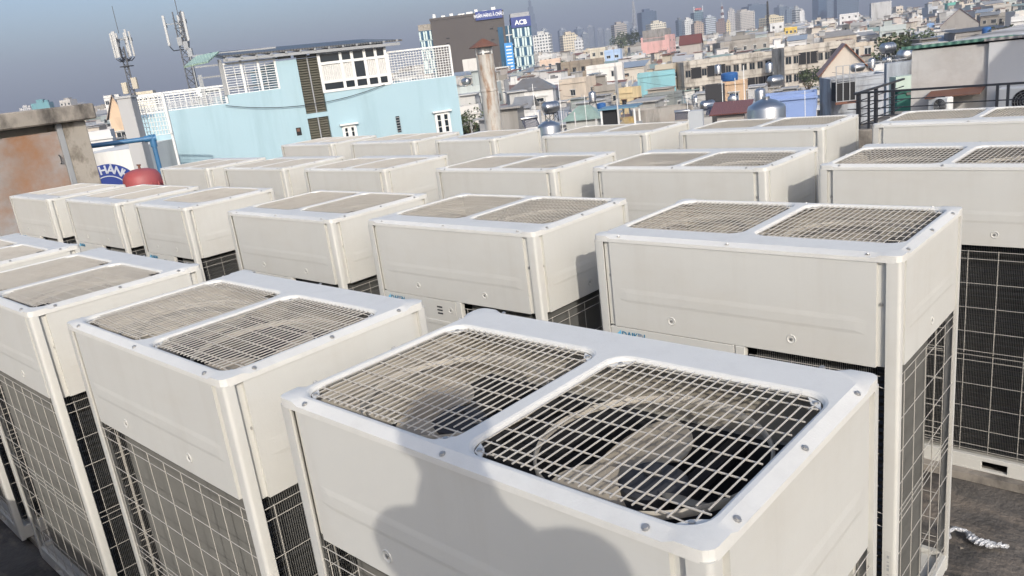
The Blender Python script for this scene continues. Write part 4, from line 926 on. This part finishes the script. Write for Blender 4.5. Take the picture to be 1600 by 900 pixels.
Hs(945,975,77,100,270,'pale blue painted house with faded lettering wall',(.36,.48,.66),rot=-18,dr=.8,cols=2,rows=2,wsize=(1.3,.9))
Hs(922,953,74,96,300,'cream house with roof terrace left of the pale blue house',(.60,.55,.45),rot=-18,cols=2,rows=2)
Hs(875,935,122,160,135,'stepped beige house with blank side walls',(.56,.48,.39),rot=-30,dr=.9,cols=1,scols=1,rows=1,wsize=(.9,1))
Hs(793,872,142,170,125,'white house with grey hipped roof and wide dark opening',(.60,.59,.57),rot=-10,dr=.7,roof='hip',rcol=(.20,.20,.20),top=1.9,cols=1,rows=1,wsize=(4.6,2.4),ledge=False)
Hs(806,838,167,196,80,'little white house with corrugated gable roof',(.68,.67,.65),rot=-28,roof='side',rcol=(.30,.31,.32),top=1.0,ledge=False)
Hs(783,848,178,205,62,'long low white wall house before the little corrugated gable',(.64,.63,.61),rot=-8,dr=.8,parapet=.3,ledge=False,cols=3,rows=1,wsize=(.5,.9))
Hs(722,760,91,115,330,'white blank block before the dark bank slab',(.64,.62,.58),rot=-10,ledge=False)
Hs(716,752,165,200,70,'white house with canopy right of the blue house',(.60,.58,.55),rot=-8,cols=2,rows=1,wsize=(1.3,1.4))
Hs(886,950,187,205,66,'pale green sheet roof of a low shed behind the farthest condensers',(.45,.45,.43),rot=-20,dr=.9,roof='hip',rcol=(.34,.46,.39),top=1.1,ledge=False,cat='shed',name='shed')
Hs(990,1088,169,195,60,'stained grey parapet house behind the farthest condensers',(.36,.34,.31),rot=-6,dr=.5,wall=M_old,parapet=.6,cols=4,rows=1,wsize=(.4,.5),ledge=False)
Hs(1133,1178,126,152,90,'peach house with blue tank on its roof',(.64,.44,.28),rot=-25,cols=1,scols=1,rows=1,parapet=.2)
Hs(1104,1140,132,152,84,'black sheet-metal shed box beside the peach house',(.03,.03,.033),rot=-20,parapet=.1,ledge=False,cat='shed',name='shed')
Hs(1125,1176,176,192,42,'red sheet roof low house before the big steel tank',(.40,.36,.33),rot=-25,dr=.8,roof='shed',rcol=(.22,.085,.07),top=.5,ledge=False)
Hs(1077,1104,173,200,30,'light grey plastered parapet corner behind the condensers',(.44,.46,.48),rot=-20,dr=.9,parapet=.35,ledge=False)
Hs(1316,1352,20,42,520,'white house with black symbols along its parapet',(.68,.67,.66),rot=-20,cols=3,rows=2)
Hs(1366,1402,2,38,420,'tall plain grey block at the right of the skyline',(.46,.46,.46),rot=-20,dr=.9,ledge=False)
Hs(1228,1250,42,58,420,'bright yellow house on the mid horizon',(.66,.46,.08),rot=-15,cols=3,rows=2)
Hs(1205,1230,35,58,430,'white house left of the bright yellow house',(.66,.66,.66),rot=-15,cols=2,rows=2)
Hs(1290,1345,56,72,250,'house with cream canopy roof behind the apartment block',(.44,.38,.31),rot=-8,roof='shed',rcol=(.42,.37,.30),top=1.6,cols=2,rows=1)
Hs(1484,1556,36,58,260,'house with dark gable and brown tiled roof',(.32,.30,.28),rot=-30,roof='gable',rcol=(.20,.06,.05),top=5,ledge=False,cols=3,rows=1)
Hs(1500,1582,46,66,150,'open dark rooftop shelter with blue water drum',(.26,.25,.24),rot=-10,dr=.6,roof='shed',rcol=(.07,.07,.07),top=.5,cols=4,rows=1,wsize=(1.6,1.8))
Hs(1445,1465,36,50,330,'small bright blue wall house among grey roofs',(.20,.34,.58),rot=-20,cols=1,rows=1)
Hs(1483,1505,3,14,640,'house with green sheet wall near the top edge',(.12,.42,.34),rot=-10)
Hs(1065,1105,68,80,270,'low house with dull red roof right of the pink house',(.40,.36,.33),rot=-20,roof='side',rcol=(.20,.07,.06),top=3,ledge=False)
Hs(155,182,149,185,260,'white stepped block left of the concrete pillar',(.66,.65,.62),rot=16,cols=3,rows=4)
Hs(206,236,143,160,240,'cream block seen over the terrace lattice',(.60,.54,.42),rot=12,cols=3,rows=2)
Hs(130,168,205,240,70,'white house with wide dark window beside the pump house',(.62,.62,.61),rot=14,cols=1,rows=1,wsize=(2.2,1.2))
Hs(164,192,184,236,95,'peach gabled house front beside the concrete pillar',(.62,.46,.32),rot=18,roof='gable',rcol=(.34,.28,.24),top=2.6,cols=1,rows=2,ledge=False)
# pergola with lattice, solar heaters, tanks, roof clutter that stands out
q = at(965, 168, 56); pg = empty('pergola', (q.x,q.y,GZC), YAW-R(20)); tag(pg, 'white framed rooftop pergola with blue roof and orange lattice', 'pergola'); zp = q.z-GZC
obj('base', MB().box(-1.3,1.3,0,2.2,0,zp-1.25).data('base', M_plaster), pg, color=(.42,.42,.41))
for x in (-1.2,0,1.15):
    for y in (.05,2.1): obj('post', MB().box(x-.06,x+.06,y-.06,y+.06,zp-1.25,zp-.1).data('post', M_white), pg)
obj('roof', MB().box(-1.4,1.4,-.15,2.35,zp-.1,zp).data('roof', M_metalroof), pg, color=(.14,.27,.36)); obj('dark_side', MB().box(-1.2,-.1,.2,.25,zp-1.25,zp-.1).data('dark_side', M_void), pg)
lt = MB()
for k in range(9): x = .05+k*.12; lt.bar((x,.06,zp-1.2),(min(x+.5,1.12),.06,zp-.7),.018); lt.bar((min(x+.5,1.12),.08,zp-1.2),(x,.08,zp-.7),.018)
lo = obj('lattice_infill', lt.data('lattice_infill', M_plaster), pg, color=(.45,.32,.12)); lo['kind'] = 'stuff'
def tank_at(px, pyb, depth, s, horiz, label, stand=True, rz=0): q = at(px, pyb, depth); return water_tank((q.x,q.y,q.z), YAW+rz, s, horiz, label, stand)
tank_at(863, 191, 48, .56, True, 'horizontal steel water tank on a black stand behind the farthest condensers', True, .5)
tank_at(862, 238, 30, .72, False, 'steel water tank dome just above the farthest condensers', False)
tank_at(1146, 176, 60, .62, True, 'round steel water tank on a blue-black stand near the red roof', True, 1.2)
tank_at(1188, 160, 52, .56, False, 'upright steel water tank behind the big steel tank', False)
tank_at(1199, 235, 26, 1.02, False, 'big upright steel water tank with wide dome by the lavender house', False)
tank_at(1106, 172, 62, .62, True, 'horizontal steel water tank next to the tilted solar collector', False, .2)
tank_at(1212, 134, 80, .85, True, 'long horizontal steel water tank above the big steel tank', False, .3)
tank_at(1362, 106, 42, .30, False, 'slim upright ribbed steel tank before the orange gable', False)
tank_at(1340, 112, 42, .36, True, 'horizontal steel tank lying on the rust-stained roof', False, .1)
tank_at(1387, 96, 60, .62, True, 'horizontal steel water tank on a white frame above the pale blue wall', True, .3)
tank_at(1413, 96, 45, .55, True, 'dark steel tank, left of a pair beside the white neighbour wall', False, 1.4)
tank_at(1432, 92, 45, .55, True, 'dark steel tank, right of a pair beside the white neighbour wall', False, 1.4)
tank_at(1122, 115, 120, .8, False, 'upright steel tank before the apartment block, left of two', False)
tank_at(1202, 113, 120, .9, False, 'upright steel tank before the apartment block, right of two', False)
tank_at(798, 182, 90, .5, True, 'small steel tank right of the chimney pipe', False, .8)
tank_at(752, 184, 75, .55, True, 'small steel tank left of the chimney pipe', False, .3)
tank_at(927, 168, 80, .6, False, 'upright steel tank before the yellow house', True)
def plastic_drum(px, pyb, depth, r, h, label):
    q = at(px, pyb, depth); t = empty('plastic_drum', tuple(q), 0); tag(t, label, 'water tank', 'rooftop water tanks')
    m = mat('blue_plastic', (.03,.11,.30), .4); b = MB(); b.lathe([(r*.94,0),(r,h*.1),(r,h*.9),(r*.8,h),(r*.3,h*1.06),(0,h*1.06)], 20, cap=False); obj('shell', b.data('shell', m, smooth=R(40)), t)
    b = MB(); [b.lathe([(r,h*z-.03),(r*1.04,h*z),(r,h*z+.03)], 20, cap=False) for z in (.3,.5,.7)]; obj('hoops', b.data('hoops', m), t)
plastic_drum(1140, 126, 92, .95, .9, 'blue plastic water drum on the peach house'); plastic_drum(1541, 57, 148, .75, 1.6, 'blue plastic water drum under the dark rooftop shelter'); plastic_drum(940, 170, 70, .4, .5, 'small blue plastic drum before the yellow house')
def solar(px, py, depth, label, rz):
    q = at(px, py, depth); t = empty('solar_heater', tuple(q), YAW+rz); t.scale = (.5,.5,.5); tag(t, label, 'solar heater')
    b = MB(); 
    for k in range(14): b.bar((-.9+k*.138,-.8,0),(-.9+k*.138,.5,.85),.045,0,6)
    obj('tubes', b.data('tubes', mat('navy_vacuum_tube', (.015,.022,.06), .2)), t)['kind'] = 'stuff'
    b = MB(); b.lathe([(.2,-1.05),(.22,-1.0),(.22,1.0),(.2,1.05)], 16, axis='x', c=(0,.6,1.0)); obj('drum', b.data('drum', M_steel, smooth=R(40)), t)
    for x in (-.9,.9): obj('leg', MB().bar((x,.6,-.2),(x,.6,.85),.025).data('leg', M_grey), t); obj('leg', MB().bar((x,-.8,-.2),(x,.6,.85),.025).data('leg', M_grey), t)
solar(1066, 186, 55, 'solar water heater with dark tubes beside the stained parapet', -.3); solar(1116, 178, 52, 'tilted solar collector with dark tubes near the red roof', -.5); solar(830, 198, 48, 'dark roll-shaped solar heater before the long white wall', .2)
# roof-box with rust stain and terrace rail on the grey-blue wall house
q = at(1310, 128, 37); o = empty('rooftop_cage', (q.x,q.y,q.z-.9), YAW-R(8)); tag(o, 'dark rusty rooftop cage at the corner of the grey-blue wall', 'cage')
obj('box', MB().box(-.1,.75,0,.8,0,.85).data('box', M_void), o)
for x in (-.1,.2,.5,.75): obj('post', MB().bar((x,-.02,-.1),(x,-.02,1.6),.02).data('post', M_grey), o)
for z in (.0,.85,1.2,1.6): obj('rail', MB().bar((-.1,-.02,z),(3.0,-.02,z),.015).data('rail', M_grey), o)
obj('rust_plate', MB().box(-.15,.85,-.05,-.03,-.14,-.02).data('rust_plate', M_rust), o)

thin_mast(961, 104, 170, 78, M_grey, 'grey lattice utility pole rising among the white houses', .35)
for i, (a_, c_, sg) in enumerate((((800,168,70),(1010,150,95),.8),((880,150,80),(1100,138,95),.6),((1000,128,95),(1300,112,90),1.2),((1060,152,60),(1310,120,70),1.0),((1300,113,70),(1450,86,80),.8),((930,158,75),(1080,146,80),.5))):
    cable('overhead_wire', at(*a_), at(*c_), sg, .016, ('lowest left','upper left','highest long','lower long','rightmost','short middle')[i]+' black overhead wire strung across the houses')
for i, (px, py, dd_, hh) in enumerate(((838,190,52,2.4),(878,188,50,2.6),(1130,176,50,2.0),(1164,176,45,2.6),(1150,170,58,2.2),(1258,178,56,1.6),(916,186,60,1.8),(1075,182,60,1.7))):
    q = at(px, py, dd_); t = empty('roof_aerial', tuple(q), YAW); tag(t, ('leftmost','second','third','fourth','fifth','sixth','tall middle','short middle')[i]+' thin pale pipe pole standing up from the roofs', 'pole', 'pipe poles on roofs')
    obj('pole', MB().bar((0,0,-1.5),(0,0,hh),.018).data('pole', M_white), t); obj('crossbar', MB().bar((-.25,0,hh*.9),(.25,0,hh*.9),.012).data('crossbar', M_grey), t)
# ---- trees
LEAF = None
def tree(px, py, depth, r, label, squash=.8, n=420, palm=False):
    q = at(px, py, depth); h = q.z-GZC; t = empty('tree', (q.x,q.y,GZC), random.uniform(0,6)); tag(t, label, 'tree', 'trees among the houses')
    tr = MB(); tr.bar((0,0,0),(.1,0,h-r*.6),.22,0,7,r2=.12)
    for k in range(5): a = k*1.3; tr.bar((.05,0,h-r*1.2),(math.cos(a)*r*.6,math.sin(a)*r*.6,h-r*.2+random.uniform(-.3,.5)),.09,0,5,r2=.03)
    obj('trunk', tr.data('trunk', M_trunk), t); cr = MB()
    if palm:
        for k in range(16):
            a = k*.4+random.uniform(-.1,.1); el = random.uniform(-.2,1.0); prev = Vector((0,0,h))
            for s in range(6):
                nx = prev+Vector((math.cos(a)*math.cos(el),math.sin(a)*math.cos(el),math.sin(el)))*r*.2; el -= .3; w = .28*(1-s/6.5); pp = Vector((-math.sin(a),math.cos(a),-.4))*w
                cr.poly([prev+pp,prev-pp,nx-pp*.8,nx+pp*.8]); prev = nx
    else:
        cl = [(random.gauss(0,.42)*r,random.gauss(0,.42)*r,h+random.gauss(0,.35)*r*squash,random.uniform(.3,.55)*r) for _ in range(14)]
        for _ in range(n):
            cx,cy,cz,rr_ = random.choice(cl); d = Vector((random.gauss(0,1),random.gauss(0,1),random.gauss(0,1))).normalized()*rr_*random.uniform(.6,1.05); p = Vector((cx,cy,cz))+d
            u = Vector((random.gauss(0,1),random.gauss(0,1),random.gauss(0,.6))).normalized(); v = u.orthogonal().normalized(); s = r*random.uniform(.07,.13); cr.poly([p-u*s,p+v*s*.6,p+u*s,p-v*s*.6])
    obj('crown', cr.data('crown', M_leaf), t)['kind'] = 'stuff'; return t
TR = [(1385,76,150,3.2,'tree, leftmost of the belt before the cream block'),(1403,73,150,3.4,'tree, second of the belt before the cream block'),(1422,70,150,3.4,'tree, third of the belt before the cream block'),(1440,68,150,3.2,'tree, fourth of the belt before the cream block'),(1583,53,130,2.4,'green tree at the right edge behind the shelter'),
(966,66,700,9,'dark tree clump under the grey office slab, left'),(978,62,760,9,'dark tree clump under the grey office slab, middle'),(992,60,760,9,'dark tree clump under the grey office slab, right'),(741,178,90,1.6,'leafy tree beside the blue house corner'),(733,188,70,1.3,'low shrub tree at the foot of the blue house corner'),(1262,122,110,1.6,'potted green shrub on the apartment balcony roof'),(882,104,280,2.5,'small tree beside the peach house'),(1552,4,600,5,'tree near the top right corner')]
for a in TR: tree(*a)
tree(752, 168, 95, 2.2, 'palm tree left of the chimney pipe', palm=True)

# ---- filler houses: up to 300 singles, then the far city as one mass
PAL = [((.66,.65,.62),'white'),((.60,.57,.52),'off-white'),((.56,.49,.40),'beige'),((.60,.53,.43),'cream'),((.38,.37,.35),'grey'),((.50,.50,.50),'pale grey'),((.56,.49,.44),'salmon'),((.44,.48,.54),'pale blue'),((.44,.50,.48),'mint'),((.28,.255,.22),'brown-grey'),((.58,.50,.36),'ochre'),((.64,.62,.60),'white'),((.62,.60,.57),'chalky'),((.66,.65,.62),'white'),((.55,.53,.49),'dull'),((.46,.43,.39),'weathered')]
RPAL = [((.30,.30,.30),'grey sheet'),((.22,.23,.24),'dark sheet'),((.22,.10,.08),'red sheet'),((.20,.11,.08),'rusty sheet'),((.26,.34,.31),'green sheet'),((.25,.30,.36),'blue sheet'),((.45,.45,.45),'pale sheet')]
def short(l):
    for k in (' with ',' behind ',' before ',' left of ',' right of ',' beside ',' and ',' above ',' on ',' among ',' near ',' seen ',' at ',','): l = l.split(k)[0]
    return l
def place_of(px, d):
    h = min(HNAME, key=lambda h: abs((h[0]+h[1])/2-px)+abs(math.log(h[2]/d))*40); m_ = (h[0]+h[1])/2; w = (h[1]-h[0])/2
    r = 'before' if h[2] > d*1.1 and abs(px-m_) < w else 'beyond' if abs(px-m_) < w else 'left of' if px < m_ else 'right of'
    return r+' the '+short(h[3])
occupied = []
def free_(p, r):
    for q, s in occupied:
        if (q[0]-p[0])**2+(q[1]-p[1])**2 < ((r+s)*.5)**2: return False
    return True
for (x0,x1,y,yb,d) in HAND:
    a,c = span(x0,x1,y,d); m_ = (a+c)/2; L_ = (c-a).length; occupied.append(((m_.x+HF.x*L_*.4,m_.y+HF.y*L_*.4), L_*.7))
def fill_house(px, d, single, far=None):
    q = at(px, hor(px), d); w = random.uniform(3.4, 6.8)*(1+d/2200); dp = w*random.uniform(.8,1.7); rot = random.gauss(-18, 14); h = random.choice((7,9,10,10.5,11.5,12,13,14))+random.uniform(-1,1)
    if d > 300: h += random.choice((0,0,0,2,4))
    if d > 500 and random.random() < .1: h += random.uniform(4,14)
    half = (w+dp)*.52*F_PX/d; clut = 0 if d > 260 else 1.2
    for (x0,x1,y,yb,hd_) in HAND:
        if hd_ > d-3 and x0-half < px < x1+half:
            lim = yb-2; zmax = CAMZ-(lim-hor(px))*d/F_PX-GZC; h = min(h, zmax-clut)
    if h < 3.5: return False
    if not free_((q.x,q.y), max(w,dp)*.5): return False
    occupied.append(((q.x,q.y), max(w,dp)*.5))
    col, cn = random.choice(PAL if d > 110 else PAL[:2]+PAL[4:6]+PAL[11:]); rc, rn = random.choice(RPAL); fk = random.uniform(.82,1.1); gm_ = sum(col)/3; col = tuple(max(.03,min(.75,(x*.75+gm_*.25)*fk)) for x in col)
    hw, hd = w/2, dp/2; th = R(rot); flat = random.random() < .62
    wb = MB() if single else far; ca, sa = math.cos(YAW+th), math.sin(YAW+th)
    gb, rb = (MB(), MB()) if single else (far, far)
    class T:                                   # far mass is built in world space
        @staticmethod
        def box(b_, x0,x1,y0,y1,z0,z1,m,col_):
            if single: b_.box(x0,x1,y0,y1,z0,z1,m)
            else:
                vs = [(q.x+ca*x-sa*y, q.y+sa*x+ca*y, GZC+z) for z in (z0,z1) for y in (y0,y1) for x in (x0,x1)]
                b_.mesh(vs, [(0,2,3,1),(4,5,7,6),(0,1,5,4),(2,6,7,3),(0,4,6,2),(1,3,7,5)], 0, col_)
    feats = []
    T.box(wb,-hw,hw,-hd,hd,0,h,0,col)
    zf = h-.3
    while zf > max(1, h-10):
        T.box(wb,-hw-.1,hw+.1,-hd-.25,-hd+.01,zf-.12,zf,0,tuple(x*.9 for x in col)); zf -= 3.2
    nwin = max(1,int(w/2.2))
    for f in range(3):
        z = h-1.9-3.2*f
        if z < 1: break
        for i in range(nwin):
            if random.random() < .85:
                x = -hw+w*(i+.5)/nwin; ww = random.uniform(.4,.75); hh = random.uniform(.5,.9)
                T.box(gb,x-ww-.08,x+ww+.08,-hd-.05,-hd-.002,z-hh-.08,z+hh+.08,1,(.5,.5,.48)); T.box(gb,x-ww,x+ww,-hd-.09,-hd-.051,z-hh,z+hh,0,(.03,.035,.04))
        for i in range(max(1,int(dp/3.5))):
            y = -hd+dp*(i+.5)/max(1,int(dp/3.5))
            if random.random() < .5: sx = hw if rot < 0 else -hw; T.box(gb,sx-.05,sx+.05,y-.5,y+.5,z-.6,z+.6,0,(.03,.035,.04))
    for f in range(2):
        if random.random() < .4:
            z = h-.9-3.2*f; aw = random.uniform(.25,.5)*w; x = random.uniform(-hw,hw-aw); T.box(wb,x,x+aw,-hd-.9,-hd-.26,z,z+.07,0,rc)
        if random.random() < .35:
            z = h-3.3-3.2*f; aw = random.uniform(.4,.9)*w; x = -hw+.05; T.box(wb,x,x+aw,-hd-.95,-hd-.85,z,z+.9,0,tuple(k*.95 for k in col)); T.box(wb,x,x+aw,-hd-.849,-hd-.27,z-.1,z,0,col)
    if flat:
        p_ = random.uniform(.4,1.1)
        for (x0,x1,y0,y1) in ((-hw,hw,-hd,-hd+.18),(-hw,-hw+.18,-hd+.18,hd),(hw-.18,hw,-hd+.18,hd)): T.box(wb,x0,x1,y0,y1,h+.001,h+p_,0,col)
        if random.random() < .6:
            sx0 = random.uniform(-hw+.3,0); sw = w*random.uniform(.3,.5); sh = random.uniform(1.8,2.8); T.box(rb,sx0,min(hw-.2,sx0+sw),0,hd-.2,h+.002,h+sh,0,tuple(x*.85 for x in col)); T.box(rb,sx0-.3,min(hw,sx0+sw+.3),-.4,hd,h+sh+.01,h+sh+.12,0,rc); feats.append('stair hut')
        for k in range(random.randint(1,4)): x = random.uniform(-hw+.5,hw-.5); T.box(rb,x-.35,x+.35,-hd+.4,-hd+1.1,h+.01,h+random.uniform(.6,1.5),0,random.choice(((.5,.5,.5),(.62,.63,.65),(.2,.2,.2),(.3,.2,.14))))
        for k in range(random.randint(1,3)): x = random.uniform(-hw+.3,hw-.3); y = random.uniform(-hd+.4,hd-.4); T.box(rb,x-.04,x+.04,y-.04,y+.04,h+.01,h+random.uniform(1.5,3.2),0,(.3,.3,.3))
    else:
        rh = random.uniform(.4,1.4); P_ = [(-hw-.3,-hd-.4,h+.05),(hw+.3,-hd-.4,h+.05),(hw+.3,hd,h+rh),(-hw-.3,hd,h+rh)]
        if single: sheet(rb, P_, .08)
        else: far.poly([(q.x+ca*x-sa*y, q.y+sa*x+ca*y, GZC+z) for x,y,z in P_], 0, rc)
    if single:
        t = empty('house', (q.x,q.y,GZC), YAW+th)
        tag(t, '%s filler%s' % (cn,''), 'house', 'densely packed city houses')
        lb = '%s %s house%s %s' % (('small','narrow','broad')[0 if w < 5.2 else 1 if w < 6.5 else 2], cn, (' with flat roof and '+feats[0]) if flat and feats else ' with flat roof' if flat else ' with '+rn+' roof', place_of(px, d))
        if len(lb.replace('-',' ').split()) > 16: lb = lb.replace(' and stair hut','').replace(' with flat roof','')
        t['label'] = ' '.join(lb.split()[:16])
        obj('wall', wb.data('wall', M_old if random.random() < .35 else M_plaster), t, color=col)
        if gb.f: obj('windows', gb.data('windows', [M_glass, M_plaster]), t, color=(.55,.55,.53))['kind'] = 'stuff'
        if rb.f: obj('roof_clutter' if flat else 'roof', rb.data('roof', M_plaster if flat else M_metalroof), t, color=tuple(x*.8 for x in col) if flat else rc)['kind'] = 'stuff'
        if flat and d < 330 and random.random() < .45:
            hz = random.random() < .6; sc = random.uniform(.6,.95); x = random.uniform(-hw+.8,hw-.8); y = random.uniform(-hd+.8,hd-.8); ob = obj('water_tank', TH if hz else TV, t, (x,y,h+(1.2 if hz else .3)), (0,0,random.uniform(0,3)), (sc,sc,sc)); obj('tank_stand', TS, t, (x,y,h+.02), (0,0,0), (sc,sc,.5))
    return True
count = 0; d = 52.0; far = MB()
while d < 2600:
    lat = 4.5*(1+d/2200); px = -60+random.uniform(0,20); single = count < 300
    while px < 1670:
        jd = d+random.uniform(-.25,.25)*max(7, d*.055)
        vis = 130 < px < 250 or 590 < px or (d > 500 and 20 < px < 130)
        if vis:
            if fill_house(px, jd, count < 300, far): count += 1
        px += lat*F_PX/d*random.uniform(.8,1.25)
    d += max(6.5, d*.042)
if far.f:
    M_farmass = mat('far_city_plaster', rough=.85, attr=True, var=.2, vscale=.05)
    tag(obj('far_city', far.data('far_city', M_farmass, raw=True)), 'dense mass of distant low city houses to the horizon', 'city', kind='stuff')
print('fill', count, len(far.f))
# ---- air
b = MB(); b.box(-6700, 6700, -6700, 6700, GZC-1, 375)
mh = bpy.data.materials.new('haze_air'); mh.use_nodes = True; n_ = mh.node_tree.nodes; n_.remove(n_['Principled BSDF'])
pv = n_.new('ShaderNodeVolumePrincipled'); pv.inputs['Color'].default_value = (.83,.85,.95,1); pv.inputs['Density'].default_value = .0003; pv.inputs['Anisotropy'].default_value = 0.25
mh.node_tree.links.new(pv.outputs[0], n_['Material Output'].inputs['Volume'])
tag(obj('haze', b.data('haze', mh)), None, None, kind='stuff')
# ------------------------------------------------------------------ the photographer on the ledge behind the lens
O_ = Vector((0,0,CAMZ)); US = LDIR.cross(Vector((0,0,1))).normalized()
def bp(u, f, z): return O_+US*u+LH*f+Vector((0,0,z))
foot = 1.0-CAMZ
J = dict(pelvis=((.02,-.40,-.62),.125), waist=((.02,-.40,-.45),.12), chest=((.05,-.38,-.32),.135), upper=((.055,-.37,-.19),.12), neck=((.03,-.345,-.02),.06), chin=((.03,-.32,.055),.062), head=((.03,-.31,.125),.095), crown=((.03,-.32,.19),.085),
 lsh=((-.105,-.38,-.11),.075), lel=((-.125,-.24,-.11),.055), lwr=((-.03,-.10,-.15),.036), lpa=((-.02,-.06,-.08),.027),
 rsh=((.245,-.38,-.11),.064), rel=((.25,-.22,-.30),.048), rwr=((.09,-.09,-.15),.03), rpa=((.08,-.06,-.08),.027),
 lhip=((-.07,-.40,-.70),.10), lkn=((-.09,-.37,-1.02),.065), lan=((-.10,-.42,foot+.09),.045), lto=((-.11,-.26,foot+.035),.033),
 rhip=((.11,-.40,-.70),.10), rkn=((.14,-.37,-1.02),.065), ran=((.15,-.42,foot+.09),.045), rto=((.17,-.26,foot+.035),.033))
E_ = [('pelvis','waist'),('waist','chest'),('chest','upper'),('upper','neck'),('neck','chin'),('chin','head'),('head','crown'),('upper','lsh'),('lsh','lel'),('lel','lwr'),('lwr','lpa'),('upper','rsh'),('rsh','rel'),('rel','rwr'),('rwr','rpa'),('pelvis','lhip'),('lhip','lkn'),('lkn','lan'),('lan','lto'),('pelvis','rhip'),('rhip','rkn'),('rkn','ran'),('ran','rto')]
for s, nm, cx in ((1,'l',-.02),(-1,'r',.08)):
    for k, (dz, ln) in enumerate(((.02,.055),(.005,.065),(-.012,.062),(-.028,.05))):
        a, c, e = nm+'f%da' % k, nm+'f%db' % k, nm+'f%dc' % k
        J[a] = ((cx+s*.012,-.06-.004*k,-.07+dz+.02),.010); J[c] = ((cx+s*.012+s*ln*.5,-.068,-.065+dz+.02),.009); J[e] = ((cx+s*.01+s*ln*.8,-.05,-.063+dz+.02),.008); E_ += [(nm+'pa',a),(a,c),(c,e)]
    J[nm+'ta'] = ((cx+s*.005,-.085,-.075),.011); J[nm+'tb'] = ((cx+s*.03,-.085,-.05),.010); E_ += [(nm+'pa',nm+'ta'),(nm+'ta',nm+'tb')]
keys = list(J); me = bpy.data.meshes.new('person'); me.from_pydata([bp(*J[k][0]) for k in keys], [(keys.index(a),keys.index(c)) for a, c in E_], [])
po = bpy.data.objects.new('person', me); C.objects.link(po)
md = po.modifiers.new('skin', 'SKIN'); sv = me.skin_vertices[0].data
for i, k in enumerate(keys): sv[i].radius = (J[k][1],)*2; sv[i].use_root = (k == 'pelvis')
po.modifiers.new('sub', 'SUBSURF').levels = 2
dg = bpy.context.evaluated_depsgraph_get(); me2 = bpy.data.meshes.new_from_object(po.evaluated_get(dg)); bpy.data.objects.remove(po)
for m in (mat('skin_tone', (.42,.26,.18), .6), mat('shirt_cotton', (.10,.13,.20), .9), mat('trouser_cotton', (.05,.05,.06), .9)): me2.materials.append(m)
for p in me2.polygons:
    c = p.center-O_; z = c.z; f = c.dot(LH); u = c.dot(US)
    p.material_index = 2 if z < -.58 and z > foot+.09 else 1 if (z < -.03 and f < -.13 and z > -.6) else 0
    p.use_smooth = True
pe = obj('person', me2); tag(pe, 'person in dark shirt and trousers raising a phone, whose shadow falls on the nearest condenser', 'person')
b = MB(); c = Vector((.03,-.325,.155)); vs = []; n = 20; mrow = 9
for j in range(mrow+1):
    th = R(8+92*j/mrow)
    for i in range(n):
        a = 2*math.pi*i/n; front = max(0, math.cos(a)); t2 = th*(1-.38*front); vs.append(bp(c.x+.102*math.sin(t2)*math.sin(a), c.y+.105*math.sin(t2)*math.cos(a), c.z+.105*math.cos(t2)))
b.mesh(vs, [(j*n+i, j*n+(i+1) % n, (j+1)*n+(i+1) % n, (j+1)*n+i) for j in range(mrow) for i in range(n)]+[tuple(range(n))]); obj('hair', b.data('hair', mat('black_hair', (.012,.010,.009), .6), smooth=R(60)), pe)
ph_ = MB(); ph_.box(-.08,.08,-.0375,.0375,-.009,0); me = ph_.data('phone', mat('phone_black', (.015,.015,.017), .25), bevel=.004)
o = obj('phone', me); o.matrix_world = camo.matrix_world @ Matrix.Translation((.045,-.015,.03)); tag(o, 'black phone held up in both hands by the photographer', 'phone')

# houses that would share a label are told apart by their place from left to right
by = {}
for o in C.objects:
    if o.get('group') == 'densely packed city houses': by.setdefault(o['label'], []).append(o)
def col_of(o):
    d = o.location-O_; return d.dot(CR)/d.dot(FWD)
for lb, os_ in by.items():
    if len(os_) < 2: continue
    os_.sort(key=col_of)
    for i, o in enumerate(os_):
        suf = ('left one' if i == 0 else 'right one') if len(os_) == 2 else ('leftmost one' if i == 0 else 'rightmost one' if i == len(os_)-1 else ORD[i]+' from left')
        if len((lb+' '+suf).replace('-', ' ').split()) > 16: lb2 = lb.replace(' and stair hut', '')
        else: lb2 = lb
        o['label'] = lb2+', '+suf
